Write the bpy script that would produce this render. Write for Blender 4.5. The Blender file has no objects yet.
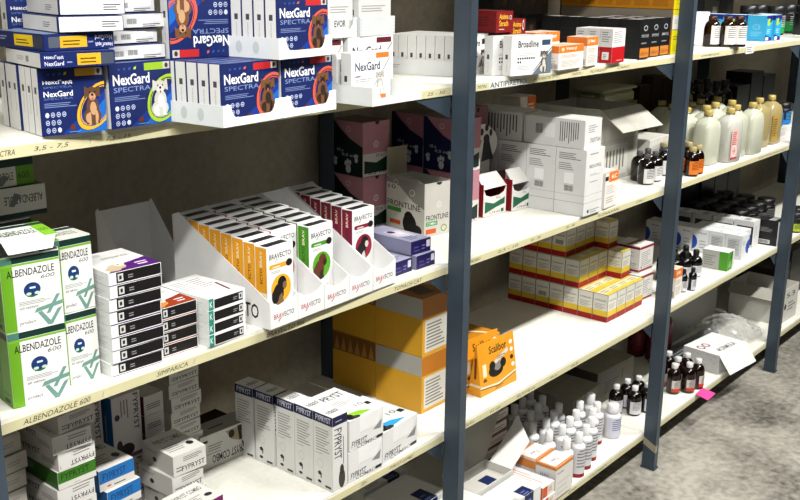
import bpy, math, random
from mathutils import Vector, Matrix
D = bpy.data
SC = bpy.context.scene
COL = SC.collection
rnd = random.Random(11)
PI = math.pi

# ------------------------------------------------------------------ materials
def lin(h):
    h = h.lstrip('#')
    if len(h) == 3: h = ''.join(c * 2 for c in h)
    o = []
    for i in (0, 2, 4):
        c = int(h[i:i + 2], 16) / 255
        o.append(c / 12.92 if c <= .04045 else ((c + .055) / 1.055) ** 2.4)
    return (*o, 1)

MATS = {}
def mat(spec):
    """'#hex' = printed board; ('#hex', kind) = gloss / plastic / glass / liquid / steel / film / cardboard"""
    if isinstance(spec, str): spec = (spec, 'paper')
    if spec in MATS: return MATS[spec]
    hx, kind = spec
    m = D.materials.new(kind + '_' + hx.lstrip('#')); m.use_nodes = True
    nt = m.node_tree; b = nt.nodes['Principled BSDF']; c = tuple(.74 * x ** 1.12 for x in lin(hx)[:3])
    tc = nt.nodes.new('ShaderNodeTexCoord')
    nz = nt.nodes.new('ShaderNodeTexNoise'); nz.inputs['Scale'].default_value = {'steel': 9, 'cardboard': 30}.get(kind, 22)
    nz.inputs['Detail'].default_value = 4
    nt.links.new(tc.outputs['Object'], nz.inputs['Vector'])
    rp = nt.nodes.new('ShaderNodeValToRGB')
    k = {'steel': .72, 'cardboard': .85}.get(kind, .94)
    rp.color_ramp.elements[0].position = .35; rp.color_ramp.elements[1].position = .65
    rp.color_ramp.elements[0].color = (c[0] * k, c[1] * k, c[2] * k, 1)
    rp.color_ramp.elements[1].color = (*c[:3], 1)
    nt.links.new(nz.outputs['Fac'], rp.inputs['Fac'])
    nt.links.new(rp.outputs['Color'], b.inputs['Base Color'])
    R = {'paper': .48, 'gloss': .22, 'plastic': .38, 'glass': .06, 'liquid': .12, 'steel': .42, 'film': .12, 'cardboard': .75, 'matte': .9}[kind]
    b.inputs['Roughness'].default_value = R
    if kind == 'paper': b.inputs['Specular IOR Level'].default_value = .35
    if kind in ('cardboard', 'matte'): b.inputs['Specular IOR Level'].default_value = .15
    if kind == 'steel': b.inputs['Metallic'].default_value = .25
    if kind == 'liquid': b.inputs['Transmission Weight'].default_value = .35; b.inputs['Subsurface Weight'].default_value = 0
    if kind == 'film':
        b.inputs['Transmission Weight'].default_value = .85; b.inputs['Alpha'].default_value = .45
    MATS[spec] = m
    return m

# ------------------------------------------------------------------ mesh builder
TXT = {}
def text_poly(s, bold=0, shear=0):
    k = (s, bold, shear)
    if k in TXT: return TXT[k]
    cu = D.curves.new('glyphs', 'FONT'); cu.body = s; cu.resolution_u = 2
    cu.offset = bold; cu.shear = shear; cu.fill_mode = 'FRONT'
    o = D.objects.new('glyphs', cu); COL.objects.link(o)
    dg = bpy.context.evaluated_depsgraph_get()
    me = D.meshes.new_from_object(o.evaluated_get(dg))
    vs = [(v.co.x, v.co.y) for v in me.vertices]; fs = [tuple(p.vertices) for p in me.polygons]
    D.objects.remove(o); D.meshes.remove(me); D.curves.remove(cu)
    if vs:
        x0 = min(v[0] for v in vs); x1 = max(v[0] for v in vs); y0 = min(v[1] for v in vs); y1 = max(v[1] for v in vs)
        vs = [((x - x0) / max(x1 - x0, 1e-6), (y - y0) / max(y1 - y0, 1e-6)) for x, y in vs]
    TXT[k] = (vs, fs)
    return TXT[k]

class MB:
    def __init__(s): s.v = []; s.f = []; s.m = []; s.sm = []; s.mats = []; s.ix = {}
    def mi(s, c):
        if c not in s.ix: s.ix[c] = len(s.mats); s.mats.append(mat(c))
        return s.ix[c]
    def add(s, vs, fs, c, smooth=False):
        n = len(s.v); s.v += [tuple(v) for v in vs]; i = s.mi(c)
        for f in fs: s.f.append(tuple(n + a for a in f)); s.m.append(i); s.sm.append(smooth)
        return s
    def box(s, x0, y0, z0, x1, y1, z1, c, ch=0):
        if ch <= 0:
            v = [(x0, y0, z0), (x1, y0, z0), (x1, y1, z0), (x0, y1, z0), (x0, y0, z1), (x1, y0, z1), (x1, y1, z1), (x0, y1, z1)]
            return s.add(v, [(0, 3, 2, 1), (4, 5, 6, 7), (0, 1, 5, 4), (1, 2, 6, 5), (2, 3, 7, 6), (3, 0, 4, 7)], c)
        v = []; idx = {}
        P = ((x0, x1), (y0, y1), (z0, z1))
        for a in (0, 1):
            for b in (0, 1):
                for g in (0, 1):
                    co = [P[0][a], P[1][b], P[2][g]]; sg = [1 - 2 * a, 1 - 2 * b, 1 - 2 * g]
                    for ax in range(3):       # vertex lying on the face of axis ax
                        q = co[:]
                        for o in range(3):
                            if o != ax: q[o] += sg[o] * ch
                        idx[a, b, g, ax] = len(v); v.append(q)
        F = []
        I = idx
        for e in (0, 1):
            q = [I[e, 0, 0, 0], I[e, 1, 0, 0], I[e, 1, 1, 0], I[e, 0, 1, 0]]; F.append(q if e else q[::-1])
            q = [I[0, e, 0, 1], I[1, e, 0, 1], I[1, e, 1, 1], I[0, e, 1, 1]]; F.append(q[::-1] if e else q)
            q = [I[0, 0, e, 2], I[1, 0, e, 2], I[1, 1, e, 2], I[0, 1, e, 2]]; F.append(q if e else q[::-1])
        for p in (0, 1):
            for q in (0, 1):
                e = [I[p, q, 0, 0], I[p, q, 1, 0], I[p, q, 1, 1], I[p, q, 0, 1]]; F.append(e if p == q else e[::-1])
                e = [I[p, 0, q, 0], I[p, 0, q, 2], I[p, 1, q, 2], I[p, 1, q, 0]]; F.append(e if p == q else e[::-1])
                e = [I[0, p, q, 1], I[1, p, q, 1], I[1, p, q, 2], I[0, p, q, 2]]; F.append(e if p == q else e[::-1])
        for a in (0, 1):
            for b in (0, 1):
                for g in (0, 1):
                    t = [I[a, b, g, 0], I[a, b, g, 1], I[a, b, g, 2]]; F.append(t if (a + b + g) % 2 else t[::-1])
        return s.add(v, F, c)
    def prism(s, pts, axis, a0, a1, c):
        """outline pts extruded along an axis: 'x' -> pts are (y,z), 'y' -> (x,z), 'z' -> (x,y)"""
        def P(p, a): return {'x': (a, p[0], p[1]), 'y': (p[0], a, p[1]), 'z': (p[0], p[1], a)}[axis]
        n = len(pts); v = [P(p, a0) for p in pts] + [P(p, a1) for p in pts]
        f = [tuple(range(n))[::-1], tuple(range(n, 2 * n))] + [(i, (i + 1) % n, n + (i + 1) % n, n + i) for i in range(n)]
        return s.add(v, f, c)
    def lathe(s, prof, c, n=20, cx=0, cy=0, z=0, smooth=True):
        v = []; f = []
        for r, h in prof:
            for k in range(n): a = 2 * PI * k / n; v.append((cx + r * math.cos(a), cy + r * math.sin(a), z + h))
        for j in range(len(prof) - 1):
            for k in range(n): f.append((j * n + k, j * n + (k + 1) % n, (j + 1) * n + (k + 1) % n, (j + 1) * n + k))
        f.append(tuple(range(n))[::-1]); f.append(tuple(range((len(prof) - 1) * n, len(prof) * n)))
        return s.add(v, f, c, smooth)
    def tube(s, pts, r, c, n=8):
        v = []; f = []; pts = [Vector(p) for p in pts]
        for i, p in enumerate(pts):
            t = (pts[min(i + 1, len(pts) - 1)] - pts[max(i - 1, 0)]).normalized()
            a = t.cross(Vector((0, 0, 1)) if abs(t.z) < .9 else Vector((1, 0, 0))).normalized(); b = t.cross(a)
            for k in range(n): v.append(p + a * r * math.cos(2 * PI * k / n) + b * r * math.sin(2 * PI * k / n))
        for j in range(len(pts) - 1):
            for k in range(n): f.append((j * n + k, j * n + (k + 1) % n, (j + 1) * n + (k + 1) % n, (j + 1) * n + k))
        f.append(tuple(range(n))); f.append(tuple(range((len(pts) - 1) * n, len(pts) * n)))
        return s.add(v, f, c, True)
    def sheet(s, corners, t, c):
        """a flat panel with real thickness t through 3+ coplanar corners"""
        p = [Vector(q) for q in corners]; n = (p[1] - p[0]).cross(p[2] - p[0]).normalized() * t
        k = len(p); v = p + [q + n for q in p]
        return s.add(v, [tuple(range(k))[::-1], tuple(range(k, 2 * k))] + [(i, (i + 1) % k, k + (i + 1) % k, k + i) for i in range(k)], c)
    def deco(s, O, U, V, items, off0=.00012, step=.00001):
        """print on a flat face: items in fractions of the face (u to the right, v up)"""
        O, U, V = Vector(O), Vector(U), Vector(V); N = U.cross(V).normalized(); asp = U.length / V.length
        def P(u, v, k): return O + U * min(max(u, .004), .996) + V * min(max(v, .004), .996) + N * (off0 + step * k)
        for k, it in enumerate(items):
            t = it[0]
            if t == 'r':
                _, u0, v0, u1, v1, c = it
                s.add([P(u0, v0, k), P(u1, v0, k), P(u1, v1, k), P(u0, v1, k)], [(0, 1, 2, 3)], c)
            elif t == 'p':
                s.add([P(u, v, k) for u, v in it[1]], [tuple(range(len(it[1])))], it[2])
            elif t == 'e':
                _, cu, cv, ru, rv, c = it; n = 18
                s.add([P(cu + ru * math.cos(2 * PI * i / n), cv + rv * math.sin(2 * PI * i / n), k) for i in range(n)], [tuple(range(n))], c)
            elif t == 'o':      # ring: cu cv ru rv thickness colour a0 a1 tilt
                _, cu, cv, ru, rv, th, c, a0, a1, tl = it; n = 28; v = []
                for i in range(n + 1):
                    a = math.radians(a0 + (a1 - a0) * i / n)
                    for q in (1, 1 - th):
                        x, y = ru * q * math.cos(a) * asp, rv * q * math.sin(a)
                        ct, st = math.cos(math.radians(tl)), math.sin(math.radians(tl))
                        v.append(P(cu + (x * ct - y * st) / asp, cv + x * st + y * ct, k))
                s.add(v, [(2 * i, 2 * i + 2, 2 * i + 3, 2 * i + 1) for i in range(n)], c)
            elif t == 't':
                _, u0, v0, u1, v1, tx, c = it[:7]; rot = it[7] if len(it) > 7 else 0; bold = it[8] if len(it) > 8 else 0; sh = it[9] if len(it) > 9 else 0
                vs, fs = text_poly(tx, bold, sh)
                M = {0: lambda a, b: (a, b), 90: lambda a, b: (1 - b, a), 270: lambda a, b: (b, 1 - a), 180: lambda a, b: (1 - a, 1 - b)}[rot]
                q = [M(a, b) for a, b in vs]
                s.add([P(u0 + (u1 - u0) * a, v0 + (v1 - v0) * b, k) for a, b in q], fs, c)
            elif t == 'l':      # lines of small print
                _, u0, v0, u1, v1, n, c = it[:7]; vert = len(it) > 7 and it[7]
                r2 = random.Random(int(1000 * (u0 + v0 * 3 + u1 * 7)) + n)
                vs, fs = [], []
                for i in range(n):
                    e = r2.uniform(.62, 1)
                    if vert:
                        a = u0 + (u1 - u0) * i / n; b = a + (u1 - u0) / n * .42; q = [(a, v1 - (v1 - v0) * e), (b, v1 - (v1 - v0) * e), (b, v1), (a, v1)]
                    else:
                        a = v1 - (v1 - v0) * (i + 1) / n; b = a + (v1 - v0) / n * .42; q = [(u0, a), (u0 + (u1 - u0) * e, a), (u0 + (u1 - u0) * e, b), (u0, b)]
                    j = len(vs); vs += [P(x, y, k) for x, y in q]; fs.append((j, j + 1, j + 2, j + 3))
                s.add(vs, fs, c)
            elif t == 'b':      # bar code
                _, u0, v0, u1, v1, c = it; r2 = random.Random(5); vs, fs = [], []; x = u0
                while x < u1:
                    w = (u1 - u0) * r2.uniform(.02, .06); j = len(vs)
                    vs += [P(x, v0, k), P(min(x + w, u1), v0, k), P(min(x + w, u1), v1, k), P(x, v1, k)]; fs.append((j, j + 1, j + 2, j + 3)); x += w + (u1 - u0) * .035
                s.add(vs, fs, c)
        return s
    def mesh(s, name):
        me = D.meshes.new(name); me.from_pydata(s.v, [], s.f)
        for m in s.mats: me.materials.append(m)
        me.polygons.foreach_set('material_index', s.m); me.polygons.foreach_set('use_smooth', s.sm)
        me.update(); return me
    def build(s, name, parent=None, loc=(0, 0, 0), yaw=0, rot=None):
        o = D.objects.new(name, s.mesh(name)); COL.objects.link(o)
        if parent: o.parent = parent
        o.location = loc; o.rotation_euler = rot or (0, 0, math.radians(yaw))
        return o

def tag(o, label, cat, group=None, kind=None):
    if label: o['label'] = label
    if cat: o['category'] = cat
    if group: o['group'] = group
    if kind: o['kind'] = kind
    return o
def struct(o): o['kind'] = 'structure'; return o
def dup(root, loc, yaw, label, group=None):
    c = root.copy(); COL.objects.link(c); c.location = loc; c.rotation_euler = (0, 0, math.radians(yaw)); c['label'] = label
    if group: c['group'] = group
    for ch in root.children:
        d = ch.copy(); COL.objects.link(d); d.parent = c
        for g in ch.children:
            e = g.copy(); COL.objects.link(e); e.parent = d
    return c
def empty(name, loc, yaw=0):
    o = D.objects.new(name, None); COL.objects.link(o); o.location = loc; o.rotation_euler = (0, 0, math.radians(yaw)); o.empty_display_size = .03
    return o

FACES = lambda w, d, h: {'F': ((0, 0, 0), (w, 0, 0), (0, 0, h)), 'L': ((0, d, 0), (0, -d, 0), (0, 0, h)), 'T': ((0, 0, h), (w, 0, 0), (0, d, 0)),
                         'R': ((w, 0, 0), (0, d, 0), (0, 0, h)), 'f': ((w, 0, h), (-w, 0, 0), (0, 0, -h)), 'l': ((0, 0, h), (0, d, 0), (0, 0, -h)),
                         't': ((w, d, h), (-w, 0, 0), (0, -d, 0))}
CACHE = {}
def carton(name, label, cat, pos, yaw, size, col, deco=None, group=None, key=None, ch=.0009):
    """a closed folding carton: front-left-bottom corner at pos"""
    k = (key, size) if key else None
    if k and k in CACHE: me = CACHE[k]
    else:
        w, d, h = size; mb = MB(); mb.box(0, 0, 0, w, d, h, col, ch); fr = FACES(w, d, h)
        for f, it in (deco or {}).items(): mb.deco(*fr[f], it)
        me = mb.mesh(name)
        if k: CACHE[k] = me
    o = D.objects.new(name, me); COL.objects.link(o); o.location = pos; o.rotation_euler = (0, 0, math.radians(yaw))
    return tag(o, label, cat, group)
def along(pos, yaw, dx=0, dy=0, dz=0):
    a = math.radians(yaw)
    return (pos[0] + dx * math.cos(a) - dy * math.sin(a), pos[1] + dx * math.sin(a) + dy * math.cos(a), pos[2] + dz)
ORD = ['front', 'second', 'third', 'fourth', 'fifth', 'sixth', 'seventh', 'eighth', 'ninth', 'tenth', 'eleventh', 'twelfth']
NTH = ['first', 'second', 'third', 'fourth', 'fifth', 'sixth', 'seventh', 'eighth', 'ninth', 'tenth', 'eleventh', 'twelfth']
zA, zB, zC, zD = 1.229, .876, .511, .152

# ------------------------------------------------------------------ the setting
def noise_surface(name, base, dark, scale, rough, bump=.15, detail=8):
    m = D.materials.new(name); m.use_nodes = True; nt = m.node_tree; b = nt.nodes['Principled BSDF']
    tc = nt.nodes.new('ShaderNodeTexCoord'); n1 = nt.nodes.new('ShaderNodeTexNoise'); n2 = nt.nodes.new('ShaderNodeTexNoise')
    n1.inputs['Scale'].default_value = scale; n1.inputs['Detail'].default_value = detail; n1.inputs['Roughness'].default_value = .62
    n2.inputs['Scale'].default_value = scale * 14; n2.inputs['Detail'].default_value = 5
    nt.links.new(tc.outputs['Object'], n1.inputs['Vector']); nt.links.new(tc.outputs['Object'], n2.inputs['Vector'])
    r = nt.nodes.new('ShaderNodeValToRGB'); r.color_ramp.elements[0].color = lin(dark); r.color_ramp.elements[1].color = lin(base)
    r.color_ramp.elements[0].position = .36; r.color_ramp.elements[1].position = .62
    mx = nt.nodes.new('ShaderNodeMath'); mx.operation = 'MULTIPLY_ADD'; mx.inputs[1].default_value = .35
    sb = nt.nodes.new('ShaderNodeMath'); sb.operation = 'MULTIPLY'; sb.inputs[1].default_value = .68
    nt.links.new(n1.outputs['Fac'], sb.inputs[0]); nt.links.new(n2.outputs['Fac'], mx.inputs[0]); nt.links.new(sb.outputs[0], mx.inputs[2])
    nt.links.new(mx.outputs[0], r.inputs['Fac']); nt.links.new(r.outputs['Color'], b.inputs['Base Color'])
    b.inputs['Roughness'].default_value = rough; b.inputs['Specular IOR Level'].default_value = .25
    bp = nt.nodes.new('ShaderNodeBump'); bp.inputs['Strength'].default_value = bump; bp.inputs['Distance'].default_value = .004
    nt.links.new(n2.outputs['Fac'], bp.inputs['Height']); nt.links.new(bp.outputs['Normal'], b.inputs['Normal'])
    return m
MATS[('floor', 'x')] = noise_surface('worn_concrete', '#98948a', '#45423b', 3.2, .7, .25)
MATS[('wallp', 'x')] = noise_surface('rough_plaster', '#9a9283', '#80786a', 4, .85, .2)
MATS[('shelf', 'x')] = noise_surface('white_shelf_paint', '#d6d5cd', '#c6c4b9', 7, .42, .03)
FLOOR, WALL, SHELF = ('floor', 'x'), ('wallp', 'x'), ('shelf', 'x')
struct(MB().box(-3.2, -3.2, -.1, 6.2, .52, .043, FLOOR).build('floor'))
struct(MB().box(-3.2, .45, 0, 6.2, .55, 3, WALL).build('wall_back'))
struct(MB().box(-3.2, -3.2, 3, 6.2, .55, 3.08, WALL).build('ceiling'))

# ------------------------------------------------------------------ the steel rack
FZ = .043          # floor level
STEEL = ('#4d5b68', 'steel')
rack = tag(empty('shelving_rack', (0, 0, 0)), 'blue-grey slotted steel shelving rack with long white shelves against the back wall', 'shelving rack')
def post(X, rear):
    mb = MB()
    if rear:
        mb.box(X - .0015, .358, FZ, X + .0015, .402, 2.05, STEEL); mb.box(X - .0015, .399, FZ, X + .034, .402, 2.05, STEEL)
    else:
        mb.box(X, -.037, FZ, X + .003, -.0005, 2.05, STEEL); mb.box(X, -.0395, FZ, X + .021, -.0365, 2.05, STEEL)
        mb.box(X - .003, -.0425, FZ, X + .024, .001, FZ + .006, STEEL)
    return mb.build('post', rack)
PX = [-1.040, -.052, .915, 1.882, 2.849, 3.816]
for X in PX: post(X, 0)
for X in (-1, 0, 1, 2, 3): post(X, 1)
CREAM = '#d9d3ae'
INK = '#2a2620'
HAND = {  # level, bay -> (from X, to X, text, height share)
    ('A', -1): [(-.977, -.945, 'SPECTRA', .55), (-.92, -.87, '3,5 - 7,5', .5), (-.84, -.837, '/', .5), (-.815, -.775, '7,5 - 15', .5), (-.14, -.137, '/', .5), (-.13, -.075, '25 - 50', .5)],
    ('A', 0): [(.03, .06, 'MITIN', .5), (.23, .34, 'ADVANTIX SPOT', .45), (.39, .44, 'SANYL /', .45), (.47, .55, 'FLORENT', .45), (.6, .66, 'CARO', .45)],
    ('A', 1): [(1.08, 1.2, 'OMEGA', .4)],
    ('B', -1): [(-.97, -.868, 'ALBENDAZOLE 600', .62), (-.85, -.846, '/', .6), (-.757, -.70, 'SIMPARICA', .55), (-.69, -.686, '/', .55), (-.54, -.453, 'BRAVECTO 906', .62), (-.218, -.135, 'TOMACH CAT', .6)],
    ('B', 0): [(.022, .06, 'PIROMENT', .5), (.12, .2, '2,5 - 10', .5), (.25, .29, '10 - 20', .5), (.4, .44, '20 - 40', .5), (.55, .66, 'RONAXAN', .5), (.75, .8, 'SYN /', .45)],
    ('B', 1): [(1.6, 1.85, 'ENTEROMICRO', .4)],
    ('C', -1): [(-.39, -.386, '/', .5), (-.312, -.294, '20+', .55), (-.228, -.155, 'FYPRYST COMBO', .5)],
    ('C', 0): [(.021, .055, 'SCAL 48 cm', .55), (.078, .082, '/', .5), (.115, .155, '65 cm', .55), (.22, .30, 'SELTO 65 cm', .55), (.365, .4, '48 cm', .45), (.465, .5, '65', .45)],
    ('D', 0): [(.49, .53, 'OTO', .5), (.6, .7, 'CLOREX', .5)],
}
for li, z in (('T', 1.59), ('A', zA), ('B', zB), ('C', zC), ('D', zD)):
    for k in (-1, 0, 1, 2, 3):
        mb = MB(); t = z - .002
        a, b = PX[k + 1], PX[k + 2]
        mb.box(a + .0012, 0, t, b - .0012, .398, z - .0004, SHELF)
        mb.box(a + .0012, 0, z - .022, b - .0012, .0015, t, SHELF); mb.box(a + .0012, .0015, z - .022, b - .0012, .012, z - .0205, SHELF)
        mb.box(a + .0012, .3965, z - .022, b - .0012, .398, t, SHELF)
        sh = mb.build('shelf', rack)
        if li != 'T':
            s = MB(); s.box(a + .006, -.0008, z - .0215, b - .004, -.0002, z - .007, CREAM)
            for x0, x1, tx, hs in HAND.get((li, k), []):
                s.deco((x0, -.0008, z - .0205), (x1 - x0, 0, 0), (0, 0, .0125), [('t', .005, .5 - hs / 2, .995, .5 + hs / 2, tx, INK, 0, 0, .25)])
            if (li, k) == ('A', 0):
                s.deco((.068, -.0008, z - .0215), (.14, 0, 0), (0, 0, .0145), [('r', 0, 0, 1, 1, '#e6e6e2'), ('t', .03, .12, .97, .88, 'ANTIPIRETICI', '#111', 0, .01)])
            s.build('price_strip', sh)
    for X in PX[1:5]:
        if li in 'ABC':
            e = .11 if li == 'A' else .06; MB().prism([(X - .002, z - .0225), (X - e, z - .0225), (X - .002, z - .066)], 'y', .002, .004, STEEL).build('gusset_plate', rack)
tp = MB(); tp.sheet([(.9146, -.001, .14), (.9146, -.001, .118), (.9146, -.0395, .098), (.9146, -.0395, .12)], -.0006, '#a8a08a'); tp.box(.9140, -.0402, .098, .925, -.0396, .12, '#a8a08a')
tp.build('masking_tape', rack)
# ------------------------------------------------------------------ printed faces
NAVY, BLUE, WHITE, GREY, DK = '#0f2868', '#1d6fc4', '#f0f0ee', '#9a9a98', '#1a1a1c'
def dog(cu, cv, s, c1, c2, a=1.0, flip=1):
    """a sitting dog as printed on the packs: cu, cv = seat; s = height in v; a = u per v"""
    U = lambda x: cu + flip * x * s * a
    V = lambda y: cv + y * s
    return [('e', U(-.02), V(.2), .3 * s * a, .22 * s, c1), ('e', U(.0), V(.42), .22 * s * a, .27 * s, c1), ('p', [(U(-.24), V(0)), (U(.22), V(0)), (U(.17), V(.5)), (U(-.16), V(.5))], c1),
            ('e', U(.02), V(.4), .11 * s * a, .17 * s, c2), ('e', U(-.17), V(.16), .08 * s * a, .12 * s, c2), ('e', U(.13), V(.2), .05 * s * a, .14 * s, c2),
            ('p', [(U(-.1), V(.9)), (U(-.25), V(.97)), (U(-.27), V(.66)), (U(-.17), V(.7))], c1), ('p', [(U(.12), V(.9)), (U(.26), V(.97)), (U(.28), V(.66)), (U(.18), V(.7))], c1),
            ('e', U(0), V(.78), .19 * s * a, .17 * s, c1), ('e', U(.01), V(.7), .11 * s * a, .1 * s, c2), ('e', U(.01), V(.745), .045 * s * a, .035 * s, '#151010'), ('e', U(-.075), V(.81), .025 * s * a, .024 * s, '#151010'), ('e', U(.095), V(.81), .025 * s * a, .024 * s, '#151010'), ('e', U(.01), V(.64), .035 * s * a, .035 * s, '#b5656a'),
            ('r', U(-.15), V(0), U(-.07), V(.3), c2), ('r', U(.07), V(0), U(.15), V(.3), c2)]
def tablet_front(acc, tagc, dogc, dogc2, name=('NexGard',), big=True):
    it = [('r', 0, 0, 1, 1, NAVY), ('p', [(.3, 0), (1, 0), (1, .62), (.75, .4)], '#143f97'), ('p', [(.52, 0), (1, 0), (1, .5), (.8, .3)], BLUE)]
    it += [('r', .55, .86, .86, .975, tagc), ('r', .86, .86, .97, .975, '#c9c9c4'), ('e', .915, .917, .028, .04, '#5a3420')]
    it += [('p', [(.14 + .085 * i - .006 * i, .89), (.16 + .085 * i, .89), (.17 + .085 * i, .92 + .006 * i), (.135 + .085 * i, .915 + .004 * i)], '#3a5fae' if i < 3 else acc) for i in range(4)]
    if len(name) == 1:
        it += [('t', .05, .66, .63, .83, name[0], '#f6f6f6', 0, .022), ('t', .055, .555, .64, .63, 'SPECTRA', '#8fa3cf')]
    else:
        it += [('t', .06, .745, .5, .82, name[0], '#f6f6f6', 0, .01), ('t', .06, .7, .5, .73, 'SPECTRA', '#6f86bd'), ('t', .06, .575, .5, .66, name[1], '#f6f6f6', 0, .012), ('t', .06, .53, .5, .56, 'SPECTRA', '#6f86bd')]
    it += [('l', .06, .42, .6, .5, 3, '#8292bd')]
    for r in range(3):
        for c in range(4 if r == 0 else 3):
            x, y = .09 + c * .085, .31 - r * .115
            it += [('e', x, y, .03, .039, '#d3dbee'), ('e', x, y, .022, .029, '#1d3a80' if (r + c) % 4 else '#d3dbee'), ('r', x - .013, y - .008, x + .013, y + .008, '#d3dbee')]
    it += [('e', .46, .1, .04, .05, '#6b3a22')]
    it += [('o', .86, .4, .25, .42, .13, acc, 0, 360, -40), ('o', .86, .4, .205, .345, .05, acc, 0, 360, -40)] + dog(.79, .12, .6, dogc, dogc2, .78) + [('o', .86, .4, .25, .42, .15, acc, 205, 300, -40), ('l', .4, .03, .66, .05, 1, '#7fb0e6')]
    return it
SPINE = [('r', 0, .0, .9, 1, WHITE), ('r', .3, .62, .62, .72, '#55565c'), ('t', .38, .3, .56, .58, 'NexGard Spectra', '#8d8f96', 90)]
CARTON_TOP = [('r', 0, 0, 1, 1, '#233b7f'), ('l', .1, .2, .7, .8, 3, '#8c9cc8')]
YEL, GRN, ORA = '#e8b52a', '#b5d334', '#e0674a'
def nex(acc, tagc, d1, d2, name=('NexGard',)):
    return {'F': tablet_front(acc, tagc, d1, d2, name), 'L': SPINE, 'T': CARTON_TOP}

# ---- top-left shelf: the navy tablet boxes
y0 = -8; base = (-.907, -.003, zA)
for i in range(6):
    p = along(base, y0 + (.6 if i % 2 else 0), .0008 * (i % 3), .0208 * i)
    lab = 'navy tablet box with yellow swoosh and brown dog, front of its row' if i == 0 else 'white-spined navy tablet box, %s in the row behind the yellow-swoosh box front' % ORD[i]
    carton('tablet_box', lab, 'box', p, y0, (.0865, .0195, .084), NAVY, nex(YEL, '#d9a520', '#6b4a33', '#c9a27c', ('HекcГapд', 'NexGard')), 'navy tablet boxes standing on the top-left shelf', 'nexY')
for i in range(3):
    lab = ['navy tablet box with a lime swoosh and white dog, beside the yellow-swoosh box', 'navy tablet box directly behind the lime-swoosh box', 'navy tablet box third in line behind the lime-swoosh box'][i]
    carton('tablet_box', lab, 'box', along((-.814, -.016, zA), 3, .0005 * i, .0225 * i), 3, (.1035, .021, .0845), NAVY, nex(GRN, '#9fc42e', '#d9d6cc', '#f4f2ea'), 'navy tablet boxes standing on the top-left shelf', 'nexG')
# ---- boxes lying flat above them
z1 = zA + .0853
def flat_front(kind):
    if kind == 'navy': return [('r', 0, 0, 1, 1, NAVY), ('t', .05, .54, .3, .82, 'HекcГapд', '#eef', 0, .01), ('t', .05, .15, .3, .43, 'NexGard', '#eef', 0, .01), ('l', .34, .3, .44, .5, 1, '#8b9bc8'), ('r', .48, .12, .8, .88, YEL), ('l', .52, .25, .77, .72, 2, '#6b5210'), ('r', .8, .12, .98, .88, '#4f5668')]
    if kind == 'navyflip': return [('r', 0, 0, 1, 1, NAVY), ('r', .06, .18, .22, .82, '#5c6270'), ('r', .22, .16, .6, .84, YEL), ('l', .26, .3, .56, .7, 2, '#6b5210'), ('t', .72, .12, .97, .42, 'HекcГapд', '#eef', 180, .01), ('t', .72, .52, .97, .82, 'NexGard', '#eef', 180, .01), ('l', .62, .4, .7, .6, 1, '#8b9bc8')]
    if kind == 'plain': return [('r', .015, .05, .985, .97, '#e4e4e4'), ('l', .66, .3, .94, .75, 3, '#2e2e33')]
    return [('r', .01, .06, .985, .96, '#dcdcdc'), ('b', .1, .25, .26, .62, '#333'), ('b', .33, .3, .5, .66, '#333'), ('r', .56, .45, .92, .82, '#f4f4f4'), ('l', .6, .1, .95, .36, 2, '#222')]
LWHITE = [('r', .03, .04, 1, .97, WHITE), ('l', .35, .35, .55, .7, 3, '#aaa'), ('r', .6, .3, .68, .7, '#9a9aa0')]
LNAVY = [('r', 0, 0, 1, 1, NAVY), ('r', .4, .2, .78, .88, '#f0cf1d'), ('l', .44, .35, .74, .7, 2, '#6b5210'), ('r', .8, .15, .97, .85, '#3a4152'), ('l', .05, .5, .3, .8, 2, '#aab5d8')]
G1 = 'tablet boxes lying flat above the standing navy boxes'
carton('tablet_box', 'white-ended navy tablet box lying flat directly on the yellow-swoosh row', 'box', (-.911, -.019, z1), -10, (.096, .12, .0185), NAVY, {'F': flat_front('navy'), 'L': LWHITE, 'T': CARTON_TOP}, G1)
carton('tablet_box', 'navy tablet box with yellow labels on front and end, second in the flat pile', 'box', (-.899, -.010, z1 + .0195), -2, (.098, .12, .0205), NAVY, {'F': flat_front('navyflip'), 'L': LNAVY, 'T': [('r', 0, 0, 1, 1, '#7d8cab')]}, G1)
for i, (x, y, a, l) in enumerate(((-.879, -.012, -10, 'third'), (-.871, -.004, -12, 'fourth'))):
    carton('tablet_box', 'white-sided tablet box lying %s from the bottom of the flat pile' % l, 'box', (x, y, z1 + .0408 + .0205 * i), a, (.086, .12, .0195), NAVY, {'F': flat_front('plain'), 'L': [('r', .03, .04, .97, .97, WHITE), ('l', .6, .3, .8, .7, 3, '#888')], 'T': CARTON_TOP}, G1, 'flatplain')
for i in range(2):
    carton('tablet_box', 'navy tablet box standing upright %s the flat pile at the left edge' % ('just behind', 'two places behind')[i], 'box', (-.873 + .012 * i, .115 + .022 * i, z1), -8, (.0865, .0195, .084), NAVY, nex(YEL, '#d9a520', '#6b4a33', '#c9a27c', ('HекcГapд', 'NexGard')), 'navy tablet boxes standing on the top-left shelf', 'nexY')
for i in range(4):
    carton('tablet_box', 'bar-coded tablet box lying %s in the four-high pile above the lime-swoosh box' % ('lowest', 'second from the bottom', 'third from the bottom', 'topmost')[i], 'box', (-.799 + (.0, -.004, .004, .0)[i], .004 + (.0, .006, .004, .012)[i], zA + .086 + .0202 * i), (0, 3, 0, 4)[i], (.092, .1, .0192), NAVY, {'F': flat_front('code'), 'L': LWHITE, 'T': CARTON_TOP}, 'bar-coded tablet boxes piled flat', 'flatcode')

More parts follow.
